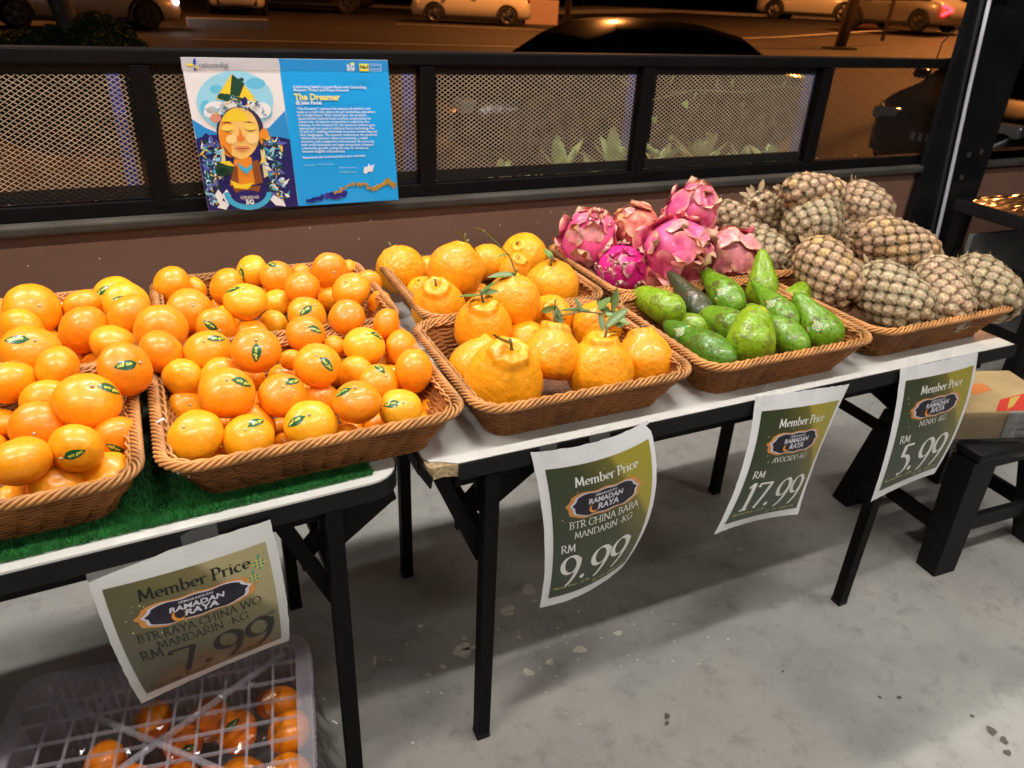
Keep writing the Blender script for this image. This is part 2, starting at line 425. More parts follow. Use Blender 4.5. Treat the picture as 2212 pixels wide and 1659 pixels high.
# low brown wall, with grey sill
WY = 2.08
t = thing('low_wall', 'low dark brown painted wall running behind the fruit tables', 'wall', (0, WY, 0))
MB().box((2.2, .05, .445), (9.0, .10, .89)).build('wall_face', M['wall_paint'], t)
MB().box((2.2, .035, .902), (9.0, .13, .024), None, .006).build('sill', M['sill'], t)
m = MB()
rr = random.Random(2)
for i in range(26):
    x = rr.uniform(-.4, 2.6); z = rr.uniform(.78, .9); m.add(*(lambda P: (P, [tuple(range(8))]))([(x + .0025 * math.cos(k * PI / 4) * rr.uniform(.5, 1.4), -.002, z + .0025 * math.sin(k * PI / 4) * rr.uniform(.5, 1.4)) for k in range(8)]))
o = m.build('paint_fleck', M['paint_spot'], t); o['kind'] = 'stuff'

# railing: top rail, posts, expanded metal panels
RY = 2.105
rail = thing('railing', 'black steel railing with expanded metal mesh panels on the brown wall', 'railing', (0, RY, 0))
MB().box((1.2, 0, 1.288), (4.6, .05, .034), None, .005).build('top_rail', M['black_steel'], rail)
MB().box((1.2, 0, .9325), (4.6, .035, .037), None, .003).build('bottom_rail', M['black_steel'], rail)
POSTS = (-.735, -.01, .705, 1.43, 2.18)
pm = MB().box((0, 0, 1.1), (.046, .04, .34), None, .004).mesh('post', M['black_steel'])
for x in POSTS: link('post', pm, rail, (x, 0, 0))
def expanded(w, h, cw, ch, st, z0, name):
    # zigzag strands of an expanded metal sheet: neighbouring strands meet at the knuckles
    V = []; F = []; nx = int(w / (cw / 2)); ny = int(h / (ch / 2))
    xs = (np.arange(nx + 1)) * cw / 2 - nx * cw / 4
    for r in range(ny + 1):
        zc = z0 + r * ch / 2
        zz = zc + np.where((np.arange(nx + 1) + r) % 2 == 0, 1, -1) * ch / 4
        dy = np.where((np.arange(nx + 1) + r) % 2 == 0, .0012, -.0012)
        b = len(V)
        for i in range(nx + 1):
            for sy, sz in ((-1, -.55), (1, -.55), (1, .55), (-1, .55)):
                V.append((xs[i], dy[i] + sy * .0011, zz[i] + sz * st))
        for i in range(nx):
            for k in range(4):
                a = b + i * 4 + k; c = b + i * 4 + (k + 1) % 4; F.append((a, c, c + 4, a + 4))
    return V, np.array(F)
V, F = expanded(.68, .325,   .0178, .0118, .0016, .948, 'mesh_panel')
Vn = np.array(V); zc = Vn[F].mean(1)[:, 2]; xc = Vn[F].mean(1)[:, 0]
mi = ((zc < .985) | (zc > 1.247) | (np.abs(xc) > .327)).astype(int)  # strands near the panel borders coloured black, painting in the frame's shade
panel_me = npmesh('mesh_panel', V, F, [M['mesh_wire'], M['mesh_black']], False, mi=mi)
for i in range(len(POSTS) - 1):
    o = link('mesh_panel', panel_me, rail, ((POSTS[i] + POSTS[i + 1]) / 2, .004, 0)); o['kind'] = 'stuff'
    w = POSTS[i + 1] - POSTS[i] - .046
    for z in (.968, 1.262): MB().box(((POSTS[i] + POSTS[i + 1]) / 2, .014, z), (w, .004, .030)).build('panel_edge', M['mesh_black'], rail)
# last bay, seen edge-on: finer dark mesh
V, F = expanded(.60, .325, .0178, .0118, .0011, .948, 'mesh_panel')
o = link('mesh_panel', npmesh('mesh_panel', V, F, M['mesh_black'], False), rail, (2.52, .004, 0)); o['kind'] = 'stuff'
MB().box((3.9, 0, 1.288), (1.4, .05, .034)).build('top_rail', M['black_steel'], rail)
MB().box((3.9, 0, .9325), (1.4, .035, .037)).build('bottom_rail', M['black_steel'], rail)

# black steel column with white cable
t = thing('steel_column', 'tall black steel column standing at the right end of the railing', 'column', (0, 0, 0))
MB().box((2.95, 2.06, 1.65), (.38, .025, 3.3)).build('flange', M['black_gloss'], t)
MB().box((3.125, 2.18, 1.65), (.03, .21, 3.3)).build('web', M['black_gloss'], t)
MB().box((3.115, 2.30, 1.65), (.05, .025, 3.3)).build('flange', M['black_gloss'], t)
bm_ = MB()
for q in ((3.0, .95), (3.07, .96), (3.0, .86)): bm_.box((q[0], 2.044, q[1]), (.012, .008, .02), None, .002)
bm_.build('bolt', M['sill'], t)
M['cable'] = mat('cable', (.55, .55, .62), .4)
cp = [(2.822, 2.035, 1.53), (2.845, 2.035, 1.35), (2.865, 2.035, 1.2), (2.902, 2.035, .95), (2.935, 2.035, .72), (2.965, 2.035, .5), (2.97, 2.035, .1)]
o = MB().tube(cp, .007, 8).build('cable', M['cable'], None, True); tag(o, 'pale cable running down the face of the black column', 'cable')
o = MB().box((2.87, 2.02, 1.565), (.14, .05, .07), None, .008).build('junction_box', M['tie']); tag(o, 'white junction box at the top of the pale cable', 'junction box')
o = MB().tube([(2.70, 2.03, 1.42), (2.66, 2.05, 1.36), (2.655, 2.05, 1.30), (2.64, 2.06, 1.24)], .0022, 6).build('wire', M['black_steel'], None, True)
tag(o, 'thin dark wire hanging over the rail beside the column', 'wire')

# planter behind the railing
PY = 2.5
o = MB().box((2.0, 2.285, .62), (9, .17, .54), None, .01).build('planter_ledge', M['planter']); tag(o, 'long concrete planter edge with dead leaves behind the railing', 'planter')
M['litter'] = mat('litter', (.42, .31, .15), .8, vary=.2, noise_scale=40, noise_amt=.4)
m = MB(); rr = random.Random(9)
for i in range(520):
    x = rr.uniform(-.7, 2.9); y = rr.uniform(2.21, 2.36); a = rr.uniform(0, 6.28); l = rr.uniform(.006, .02); w = l * rr.uniform(.25, .5); z = .892 + rr.uniform(0, .008)
    d = Vector((math.cos(a), math.sin(a), 0)); n = Vector((-d.y, d.x, 0)); c = Vector((x, y, z))
    m.add([c - d * l, c + n * w + Vector((0, 0, rr.uniform(0, .012))), c + d * l + Vector((0, 0, rr.uniform(0, .01))), c - n * w], [(0, 1, 2), (0, 2, 3)])
o = m.build('litter', M['litter']); tag(o, 'dry leaf litter scattered on the planter edge', 'leaf litter', kind='stuff')
M['blue'] = mat('blue_paint', (.016, .034, .19), .45, noise_scale=12, noise_amt=.2)
o = MB().box((-.075, 2.33, 1.06), (.030, .03, .42), None, .004)
bp_me = o.mesh('blue_post', M['blue'])
for x, l in ((-.075, 'behind the leftmost whole mesh panel'), (.723, 'just right of the blue poster'), (1.535, 'left of the third railing post'), (2.34, 'near the rightmost mesh panel')):
    o = link('blue_post', bp_me, None, (x + .075, 0, 0)); tag(o, 'blue painted post ' + l, 'post', 'blue posts behind the railing')

# succulent rosettes and vines
def leaf_mesh(name, L_, w, curl, m, seg=6, fold=.25):
    V = []; F = []
    for i in range(seg + 1):
        t = i / seg; x = L_ * t * math.cos(curl * t * .8); z = L_ * math.sin(curl * t) * .5 if curl >= 0 else L_ * t * .8 + curl * t * t * L_
        ww = w * math.sin(PI * min(1, (t * .93 + .07)) ** .8) * .5
        V += [(x, -ww, z + fold * ww), (x, 0, z), (x, ww, z + fold * ww)]
    for i in range(seg):
        a = 3 * i; F += [(a, a + 1, a + 4, a + 3), (a + 1, a + 2, a + 5, a + 4)]
    return npmesh(name, V, F, m)
M['succulent'] = mat('succulent', (.30, .38, .14), .5, noise_scale=20, noise_amt=.25, vary=.25)
lm = [leaf_mesh('leaf', .15, .045, c, M['succulent'], 6) for c in (.6, 1.0, 1.5)]
def rosette(x, y, z, n, s, label, seed):
    rr = random.Random(seed); t = thing('succulent_plant', label, 'plant', (x, y, z), 0, 'rosette plants in the planter')
    for i in range(n):
        o = link('leaf', lm[rr.randrange(3)], t); o.rotation_euler = (0, -rr.uniform(.1, .75), 2 * PI * i / n + rr.uniform(-.3, .3)); k = s * rr.uniform(.8, 1.2); o.scale = (k, k, k)
for q in ((1.05, 2.34, .89, 6, .6, 'smallest rosette plant, far left behind the third mesh panel'), (2.05, 2.3, .89, 9, .75, 'low rosette plant between the two tallest on the right'), (1.38, 2.28, .89, 9, .7, 'low rosette plant between the two left ones'), (1.27, 2.32, .89, 11, 1.0, 'leftmost leafy rosette plant behind the third mesh panel'), (1.5, 2.33, .89, 12, 1.15, 'green rosette plant left of the third railing post, behind mesh'),
          (1.70, 2.34, .89, 8, .95, 'yellowish rosette plant just right of the third railing post'), (1.88, 2.33, .89, 13, 1.15, 'tall rosette plant in the middle of the fourth mesh panel'), (2.22, 2.33, .89, 7, .8, 'small rosette plant at the right end of the fourth mesh panel')):
    rosette(*q, seed=int(q[0] * 100))
M['heart'] = mat('heart_leaf', (.30, .50, .12), .5, vary=.3)
hp = [(0, 0), (.35, .3), (.5, .65), (.4, .95), (.15, 1.0), (0, .82), (-.15, 1.0), (-.4, .95), (-.5, .65), (-.35, .3)]
hme = npmesh('leaf', [(x * .03, abs(x) * .006, -z * .03) for x, z in hp] + [(0, 0, -.02)], [(i, (i + 1) % 10, 10) for i in range(10)], M['heart'])
t = thing('climbing_vine', 'heart leaved climbing vine hanging behind the fourth mesh panel', 'vine', (1.9, 2.3, 1.145))
MB().tube([(-.5, .02, .1), (-.3, .0, .0), (-.1, .02, .03), (.1, 0, .02), (.3, .02, .04), (.5, 0, .02)], .0022, 5).build('stem', M['twig'], t)
MB().tube([(-.05, .02, .03), (-.12, 0, -.06), (-.18, .01, -.14)], .0018, 5).build('stem', M['twig'], t)
for (x, z, s) in ((-.035, .015, 1.1), (.035, .02, 1.0), (.275, .015, 1.0), (-.15, -.05, 1.0), (-.13, -.02, .8), (-.24, .03, 1), (-.33, .06, 1.1), (-.42, .08, 1), (.1, -.05, .7), (-.03, -.05, .7), (.36, .05, .8), (-.2, -.16, .7), (-.36, -.04, .8), (-.28, -.1, .9)):
    o = link('leaf', hme, t, (x, -.01, z + .02)); o.scale = (s, s, s); o.rotation_euler = (rnd.uniform(-.4, .4), rnd.uniform(-.5, .5), rnd.uniform(-.5, .5) + .4)
    o.rotation_euler.y += PI

# ------------------------------------------------------------------ folding tables
TZ = .745
def rrect(x0, x1, y0, y1, r, n=6):
    P = []
    for cx, cy, a0 in ((x1 - r, y1 - r, 0), (x0 + r, y1 - r, 90), (x0 + r, y0 + r, 180), (x1 - r, y0 + r, 270)):
        for k in range(n + 1): P.append((cx + r * math.cos(R(a0 + 90 * k / n)), cy + r * math.sin(R(a0 + 90 * k / n))))
    return P
def table(name, label, x0, x1, y0, y1, rad, legs, rz, chip=False, top='white_top'):
    t = thing(name, label, 'table', (0, 0, 0))
    t.location = (x1 if rz else 0, y0 if rz else 0, 0); t.rotation_euler = (0, 0, rz)
    ox, oy = (x1, y0) if rz else (0, 0)
    X0, X1, Y0, Y1 = x0 - ox, x1 - ox, y0 - oy, y1 - oy
    if chip:
        P = [(X0 + .004, Y0 + .012), (X0 + .012, Y0 + .003), (X0 + .03, Y0 + .006), (X0 + .055, Y0 - .001), (X1, Y0), (X1, Y1), (X0, Y1)]
        Pt = [(X0 + .004, Y0 + .035), (X0 + .012, Y0 + .022), (X0 + .03, Y0 + .016), (X0 + .045, Y0 + .006), (X0 + .056, Y0), (X1, Y0), (X1, Y1), (X0, Y1)]
        MB()  .prism([(min(x, X1 - .003), y) for x, y in P], TZ - .026, TZ - .003).build('core', M['chipboard'], t)
        MB().prism(Pt, TZ - .002, TZ).build('tabletop', M[top], t)
        m = MB(); m.box(((X0 + .056 + X1) / 2, Y0 - .0035, TZ - .0165), (X1 - X0 - .056, .006, .031)); m.box((X1 + .0035, (Y0 + Y1) / 2, TZ - .0165), (.006, Y1 - Y0 + .012, .031))
        m.box((X0 - .003, (Y0 + Y1) / 2 + .02, TZ - .0165), (.004, Y1 - Y0 - .03, .031)); m.bar((X0 - .003, Y0 + .03, TZ - .016), (X0 + .006, Y0 - .006, TZ - .026), .003, .026)
        m.build('edge_band', M['black_plastic'], t)
    else:
        MB().prism(rrect(X0, X1, Y0, Y1, rad), TZ - .004, TZ).build('tabletop', M[top], t)
        MB().prism(rrect(X0 - .002, X1 + .002, Y0 - .002, Y1 + .002, rad), TZ - .036, TZ - .0045).build('edge_band', M['black_plastic'], t)
    m = MB()
    for yy in (Y0 + .035, Y1 - .20): m.box(((X0 + X1) / 2, yy, TZ - .052), (X1 - X0 - .12, .022, .03))
    m.build('frame', M['black_steel'], t)
    for (lx, d) in legs:
        lx -= ox
        for ly in (Y0 + .012, Y0 + .56):
            g = MB().bar((lx, ly, TZ - .038), (lx, ly, 0.006), .028, .028, (0, 1, 0)).build('leg', M['black_steel'], t)
            MB().box((lx, ly, .008), (.031, .031, .016), None, .003).build('foot_cap', M['black_plastic'], g)
        # hinge plate, folding strut and link on the front leg
        MB().bar((lx, Y0 + .03, TZ - .20), (lx, Y0 + .56, TZ - .20), .02, .02).build('crossbar', M['black_steel'], t)
        fy = Y0 + .040
        MB().prism([(-.02, -.07), (.016, -.07), (.105, -.005), (.115, .0), (.11, .022), (-.02, .022)], 0, .012,
                   Matrix.Translation((lx, fy, TZ - .066)) @ Matrix.Scale(d, 4, (1, 0, 0)) @ Matrix.Rotation(PI / 2, 4, 'X')).build('hinge_plate', M['black_steel'], t)
        MB().bar((lx - d * .085, fy, TZ - .05), (lx - d * .002, fy, TZ - .255), .012, .026, (1, 0, 0)).build('strut', M['black_steel'], t)
        MB().bar((lx - d * .045, fy + .012, TZ - .15), (lx + d * .035, fy + .012, TZ - .065), .010, .032, (1, 0, 0)).build('link', M['black_steel'], t)
        MB().box((lx - d * .04, fy + .012, TZ - .172), (.022, .014, .026), None, .003).build('lock_knob', M['black_steel'], t)
    return t
table('folding_table', 'black edged folding table with rounded corners under the green turf', -1.5, .285, .985, 1.72, .055, ((.165, 1), (-1.4, -1)), R(2.6))
table('folding_table', 'white topped folding table with a chipped left corner', .325, 1.842, .985, 1.72, .01, ((.447, 1), (1.52, -1)), 0, True)

# artificial turf on the left table
def turf():
    c, s = math.cos(R(2.6)), math.sin(R(2.6))
    def tr(x, y): return (.285 + x * c - y * s, .985 + x * s + y * c)
    X0, X1, Y0, Y1 = -1.3, -.05, .022, .60
    V = [(*tr(X0, Y0), TZ + .002), (*tr(X1, Y0), TZ + .002), (*tr(X1, Y1), TZ + .002), (*tr(X0, Y1), TZ + .002)]
    o = link('turf_mat', npmesh('turf_mat', V, [(0, 1, 2, 3)], M['grass_base'], False)); tag(o, 'strip of green artificial turf laid on the left table', 'turf')
    rg = np.random.default_rng(3); n = 52000
    x = rg.uniform(-.95, X1 + .004, n); y = Y0 - .004 + rg.exponential(.05, n); y = np.minimum(y, .4)
    a = rg.uniform(0, 2 * PI, n); h = rg.uniform(.005, .011, n); w = .0009; le = rg.uniform(-.006, .006, (n, 2))
    bx = .285 + x * c - y * s; by = .985 + x * s + y * c
    V = np.zeros((n, 3, 3), np.float32)
    V[:, 0] = np.stack([bx - w * np.cos(a), by - w * np.sin(a), np.full(n, TZ + .002)], 1)
    V[:, 1] = np.stack([bx + w * np.cos(a), by + w * np.sin(a), np.full(n, TZ + .002)], 1)
    V[:, 2] = np.stack([bx + le[:, 0], by + le[:, 1], TZ + .002 + h], 1)
    b = link('blades', npmesh('blades', V.reshape(-1, 3), np.arange(3 * n).reshape(n, 3), M['grass_blade'], False), o); b['kind'] = 'stuff'
turf()

M['wicker_base'] = mat('wicker_base', (.15, .055, .016), .6, noise_scale=60, noise_amt=.4)
# ------------------------------------------------------------------ wicker baskets (one weave, shared by all)
BW, BD, BH = .225, .198, .086     # half width, half depth at the rim, height
def rr_path(hw, hd, r, n):
    # n points along a rounded rectangle, with outward normals and arc length
    P = []; N_ = []
    segs = [((hw, -hd + r), (hw, hd - r)), None, ((hw - r, hd), (-hw + r, hd)), None, ((-hw, hd - r), (-hw, -hd + r)), None, ((-hw + r, -hd), (hw - r, -hd)), None]
    cs = [(hw - r, hd - r, 0), (-hw + r, hd - r, 90), (-hw + r, -hd + r, 180), (hw - r, -hd + r, 270)]
    Ls = []
    for i in range(4):
        a, b = segs[2 * i]; Ls.append(math.dist(a, b)); Ls.append(PI * r / 2)
    T = sum(Ls)
    for k in range(n):
        s = T * k / n; i = 0
        while s > Ls[i]: s -= Ls[i]; i += 1
        if i % 2 == 0:
            a, b = segs[i]; f = s / Ls[i]; P.append((a[0] + (b[0] - a[0]) * f, a[1] + (b[1] - a[1]) * f))
            N_.append([(1, 0), (0, 1), (-1, 0), (0, -1)][i // 2])
        else:
            cx, cy, a0 = cs[i // 2]; a = R(a0) + (s / r); P.append((cx + r * math.cos(a), cy + r * math.sin(a))); N_.append((math.cos(a), math.sin(a)))
    return np.array(P), np.array(N_), T
def closed_tube(C, N2, rad, n=5, tilt=0):
    # C (k,3) centres, N2 (k,2) outward normals; cross-section spanned by outward normal and z
    k = len(C); th = np.arange(n) * 2 * PI / n
    V = C[:, None, :] + rad * (np.cos(th)[None, :, None] * np.concatenate([N2, np.zeros((k, 1))], 1)[:, None, :] + np.sin(th)[None, :, None] * np.array([0, 0, 1.])[None, None, :])
    i = np.arange(k)[:, None]; j = np.arange(n)[None, :]; i2 = (i + 1) % k; j2 = (j + 1) % n
    F = np.stack([i * n + j, i2 * n + j, i2 * n + j2, i * n + j2], -1).reshape(-1, 4)
    return V.reshape(-1, 3), F
def join(parts):
    V = []; F = []; b = 0
    for v, f in parts: V.append(v); F.append(f + b); b += len(v)
    return np.concatenate(V), np.concatenate(F)
def basket_meshes():
    weave = []; NS = 300; nst = 44
    rows = 19
    for r in range(rows):
        t = (r + .5) / rows; hw = .178 + (BW - .006 - .178) * t; hd = .150 + (BD - .006 - .150) * t
        rad = .035 + .012 * t
        P, N_, T = rr_path(hw, hd, rad, NS)
        ph = (np.arange(NS) / NS) * nst * PI * 1.0
        off = .0036 * np.sin(ph + PI * r) ; off = np.sign(off) * np.abs(off / .0036) ** .8 * .0036
        wob = .0006 * np.sin(ph * 2 + r)
        C = np.concatenate([P + N_ * off[:, None], (.004 + t * (BH - .012) + wob)[:, None]], 1)
        weave.append(closed_tube(C, N_, .00235, 5))
    # upright stakes
    P0, N0, _ = rr_path(.178, .150, .035, nst); P1, N1, _ = rr_path(BW - .006, BD - .006, .047, nst)
    th = np.arange(5) * 2 * PI / 5; sv = []; 
    for i in range(nst):
        V = []
        for q, z in ((P0[i], .0), (P1[i], BH - .004)):
            tn = np.array([-N0[i][1], N0[i][0]])
            for a in th: V.append([q[0] + .0022 * (math.cos(a) * N0[i][0] + math.sin(a) * tn[0]), q[1] + .0022 * (math.cos(a) * N0[i][1] + math.sin(a) * tn[1]), z])
        sv.append((np.array(V), np.array([[j, (j + 1) % 5, 5 + (j + 1) % 5, 5 + j] for j in range(5)])))
    wv = join(weave + sv)
    # rims: strands twisting round the top edge, and a thinner one at the foot
    def braid(hw, hd, rad, z, R0, rs, ns, turns, flat=1.0, NSs=520):
        parts = []; P, N_, T = rr_path(hw, hd, rad, NSs)
        for k in range(ns):
            a = 2 * PI * turns * np.arange(NSs) / NSs + 2 * PI * k / ns
            off = R0 * np.cos(a); dz = R0 * flat * np.sin(a)
            C = np.concatenate([P + N_ * off[:, None], (z + dz)[:, None]], 1)
            parts.append(closed_tube(C, N_, rs, 6))
        return parts
    rim = join(braid(BW - .002, BD - .002, .05, BH - .002, .0066, .0032, 5, 26, .8) + braid(BW - .014, BD - .014, .044, BH - .004, .003, .0024, 2, 30))
    foot = join(braid(.180, .152, .036, .004, .0028, .0025, 3, 30, 1, 300))
    # woven floor: height field of crossing strands
    n = 230; m_ = 190; xs = np.linspace(-.174, .174, n); ys = np.linspace(-.146, .146, m_)
    X, Y = np.meshgrid(xs, ys); ch = np.floor((X + .2) / .012) + np.floor((Y + .2) / .02)
    Z = .004 + .0015 * np.abs(np.sin(Y / .005 * PI)) + .0012 * np.cos(X / .012 * PI) * np.where(np.floor(Y / .005) % 2 == 0, 1, -1)
    i = np.arange(m_ - 1)[:, None] * n + np.arange(n - 1)[None, :]
    Fb = np.stack([i, i + 1, i + n + 1, i + n], -1).reshape(-1, 4)
    bot = (np.stack([X, Y, Z], -1).reshape(-1, 3), Fb)
    # inner lining sheet just behind the weave keeps light from leaking through
    P0, N0, _ = rr_path(.1765, .1485, .035, 80); P1, N1, _ = rr_path(BW - .0075, BD - .0075, .046, 80)
    Vl = np.concatenate([np.c_[P0, np.full(80, .002)], np.c_[P1, np.full(80, BH - .008)]]); k = np.arange(80)
    lin = (Vl, np.stack([k, (k + 1) % 80, 80 + (k + 1) % 80, 80 + k], 1))
    return [npmesh('weave', *wv, M['wicker']), npmesh('rim', *rim, M['wicker_rim']), npmesh('foot_ring', *foot, M['wicker']), npmesh('base', *bot, M['wicker_base']), npmesh('lining', *lin, M['wicker'])]
BM = basket_meshes()
def basket(x, y, z, rz, label, tilt=0, sx=1):
    t = thing('wicker_basket', label, 'basket', (x, y, z), rz, 'brown wicker trays on the tables')
    t.rotation_euler = (tilt, 0, rz); t.scale = (sx, 1, 1)
    for nm, me in zip(('weave', 'rim', 'foot_ring', 'base', 'lining'), BM):
        o = link(nm, me, t)
        if nm in ('weave', 'rim', 'foot_ring', 'base'): o['kind'] = 'stuff'
    return t
FY, BY = 1.188, 1.592
basket(-.325, FY - .012, TZ + .005, R(1.5), 'front left wicker basket heaped with mandarins on the turf')
basket(.163, FY + .0, TZ + .005, R(1), 'middle front wicker basket heaped with mandarins on the turf', sx=1.05)
basket(.648, FY, TZ + .002, 0, 'wicker basket of stalked knobbly mandarins above the 9.99 sign')
basket(1.124, FY - .004, TZ + .002, 0, 'wicker basket of green avocados at the front of the white table')
basket(1.612, FY + .016, TZ + .002, R(1), 'front right wicker basket holding pineapples', sx=1.07)
basket(-.32, BY - .02, TZ + .005, R(1.5), 'back left wicker basket mostly hidden under mandarins')
basket(.178, BY + .02, TZ + .005, R(1), 'wicker basket of mandarins at the back, left of the stalked ones', sx=1.05)
basket(.69, BY, TZ + .002, 0, 'back wicker basket of stalked mandarins beside the dragon fruit')
basket(1.165, BY, TZ + .002, 0, 'back wicker basket holding the pink dragon fruit', sx=.98)
basket(1.64, BY, TZ + .002, 0, 'back right wicker basket under the heap of pineapples', sx=1.03)
m = MB().tube([(-.005, 0, 0), (-.004, -.004, .006), (.002, -.005, .009), (.004, -.002, .003), (.003, 0, -.006)], .0012, 5)
tm = m.mesh('cable_tie', M['tie'], True)
for (x, y, z, l) in ((-.04, 1.01, .815, 'white cable tie at the front left corner of the middle basket'), (-.062, 1.13, .832, 'white cable tie on the left rim of the middle basket')):
    o = link('cable_tie', tm, None, (x, y, z)); o.scale = (1.7, 1.7, 1.7); tag(o, l, 'cable tie')
# ------------------------------------------------------------------ text: built-in sans face, and a broad-pen serif face drawn as strokes
_tc = {}
def sans(txt, size=1.0, bold=0.0, shear=0.0, space=1.0, res=2):
    key = (txt, bold, shear, space)
    if key not in _tc:
        c = bpy.data.curves.new('t', 'FONT'); c.body = txt; c.size = 1; c.offset = bold; c.shear = shear; c.space_character = space; c.resolution_u = res
        o = bpy.data.objects.new('t', c); COL.objects.link(o)
        bpy.context.view_layer.update()
        me = o.evaluated_get(bpy.context.evaluated_depsgraph_get()).to_mesh()
        V = [(v.co.x, v.co.y) for v in me.vertices]; F = [tuple(p.vertices) for p in me.polygons]
        o.to_mesh_clear(); bpy.data.objects.remove(o); bpy.data.curves.remove(c)
        _tc[key] = (V, F)
    V, F = _tc[key]
    w = max([v[0] for v in V] or [0])
    return [(x * size, y * size) for x, y in V], F, w * size

def A_(cx, cy, rx, ry, a0, a1, n=None):
    n = n or max(6, int(abs(a1 - a0) / 14)); return [(cx + rx * math.cos(R(a0 + (a1 - a0) * i / n)), cy + ry * math.sin(R(a0 + (a1 - a0) * i / n))) for i in range(n + 1)]
def S_(*p): return [(p[i], p[i + 1]) for i in range(0, len(p), 2)]
def sf(x, y, w=.11): return S_(x - w, y, x + w, y)
G = {
 'A': (.80, [S_(.38, 1, .08, 0), S_(.36, 1, .72, 0), S_(.2, .36, .58, .36), sf(.08, .01), sf(.72, .01)]),
 'B': (.68, [S_(.14, 1, .14, 0), S_(.14, .99, .3, .99) + A_(.32, .76, .2, .23, 90, -90) + S_(.14, .53), S_(.3, .53) + A_(.34, .27, .24, .26, 90, -90) + S_(.14, .01), sf(.1, .01), sf(.1, .99)]),
 'C': (.82, [A_(.48, .5, .4, .49, 48, 312), S_(.77, .98, .77, .76)]),
 'D': (.86, [S_(.14, 1, .14, 0), S_(.14, .99) + A_(.36, .5, .42, .49, 90, -90) + S_(.14, .01), sf(.1, .01), sf(.1, .99)]),
 'E': (.62, [S_(.14, 1, .14, 0), S_(.1, .99, .54, .99, .54, .86), S_(.14, .52, .46, .52), S_(.1, .01, .54, .01, .58, .16)]),
 'G': (.90, [A_(.48, .5, .4, .49, 48, 325), S_(.8, .42, .8, .12), sf(.76, .43), S_(.77, .98, .77, .78)]),
 'H': (.88, [S_(.14, 1, .14, 0), S_(.72, 1, .72, 0), S_(.14, .52, .72, .52), sf(.14, .01), sf(.14, .99), sf(.72, .01), sf(.72, .99)]),
 'I': (.32, [S_(.16, 1, .16, 0), sf(.16, .01), sf(.16, .99)]),
 'K': (.78, [S_(.14, 1, .14, 0), S_(.62, 1, .18, .52), S_(.24, .58, .70, 0), sf(.14, .01), sf(.14, .99), sf(.7, .01, .08)]),
 'M': (1.02, [S_(.12, 0, .2, 1), S_(.2, 1, .5, .12), S_(.5, .12, .8, 1), S_(.8, 1, .88, 0), sf(.12, .01), sf(.88, .01), sf(.15, .99, .06)]),
 'N': (.92, [S_(.14, 0, .14, 1), S_(.14, 1, .76, 0), S_(.76, 0, .76, 1), sf(.14, .01), sf(.76, .99), sf(.1, .99, .06)]),
 'O': (.94, [A_(.47, .5, .39, .49, 90, 450)]),
 'P': (.64, [S_(.14, 1, .14, 0), S_(.14, .99, .3, .99) + A_(.32, .72, .24, .27, 90, -90) + S_(.14, .45), sf(.14, .01), sf(.1, .99)]),
 'R': (.74, [S_(.14, 1, .14, 0), S_(.14, .99, .3, .99) + A_(.32, .74, .22, .25, 90, -90) + S_(.14, .49), S_(.32, .5, .68, 0), sf(.14, .01), sf(.1, .99), sf(.7, .01, .06)]),
 'S': (.6, [A_(.3, .75, .19, .23, 40, 250) + A_(.3, .26, .21, .25, 80, -140)]),
 'T': (.74, [S_(.37, 1, .37, 0), S_(.04, .84, .05, .99, .69, .99, .7, .84), sf(.37, .01)]),
 'V': (.80, [S_(.08, 1, .40, 0), S_(.40, 0, .72, 1), sf(.08, .99), sf(.72, .99)]),
 'W': (1.14, [S_(.06, 1, .32, 0), S_(.32, 0, .56, .95), S_(.56, .95, .82, 0), S_(.82, 0, 1.06, 1), sf(.06, .99), sf(1.06, .99)]),
 'Y': (.76, [S_(.06, 1, .38, .48), S_(.7, 1, .38, .48), S_(.38, .48, .38, 0), sf(.38, .01), sf(.06, .99, .08), sf(.7, .99, .08)]),
 '-': (.42, [S_(.06, .38, .34, .38)]), '.': (.34, None), ' ': (.30, []),
 'b': (.62, [S_(.12, 1.02, .12, .02), A_(.31, .31, .22, .29, 140, -140), sf(.08, 1.0, .06)]),
 'c': (.54, [A_(.32, .31, .23, .3, 50, 310)]),
 'e': (.58, [S_(.1, .34, .5, .36) + A_(.3, .33, .21, .28, 5, 310)]),
 'i': (.30, [S_(.15, .6, .15, 0), sf(.15, .01, .09), sf(.12, .6, .06), S_(.15, .86, .15, .8)]),
 'm': (.98, [S_(.13, .62, .13, 0), A_(.30, .38, .17, .22, 160, 0) + S_(.47, 0), A_(.64, .38, .17, .22, 160, 0) + S_(.81, 0), sf(.13, .01, .09), sf(.47, .01, .09), sf(.81, .01, .09), sf(.08, .61, .06)]),
 'r': (.46, [S_(.13, .62, .13, 0), A_(.32, .38, .19, .22, 165, 50), sf(.13, .01, .09), sf(.08, .61, .06)]),
 '9': (.72, [A_(.36, .66, .27, .32, 20, 380), A_(.08, .72, .56, .92, 8, -68, 12)]),
 '7': (.62, [S_(.06, .84, .07, .96, .58, .96), S_(.58, .98, .26, 0)]),
 '5': (.60, [S_(.56, .97, .2, .97), S_(.2, .97, .14, .58), A_(.24, .30, .29, .31, 105, -105)]),
 '1': (.44, [S_(.26, 1, .26, 0), S_(.08, .84, .26, 1), sf(.24, .01, .15)]),
 '2': (.62, [A_(.3, .72, .23, .26, 160, -30) + S_(.08, .03), S_(.08, .03, .56, .03)]),
}
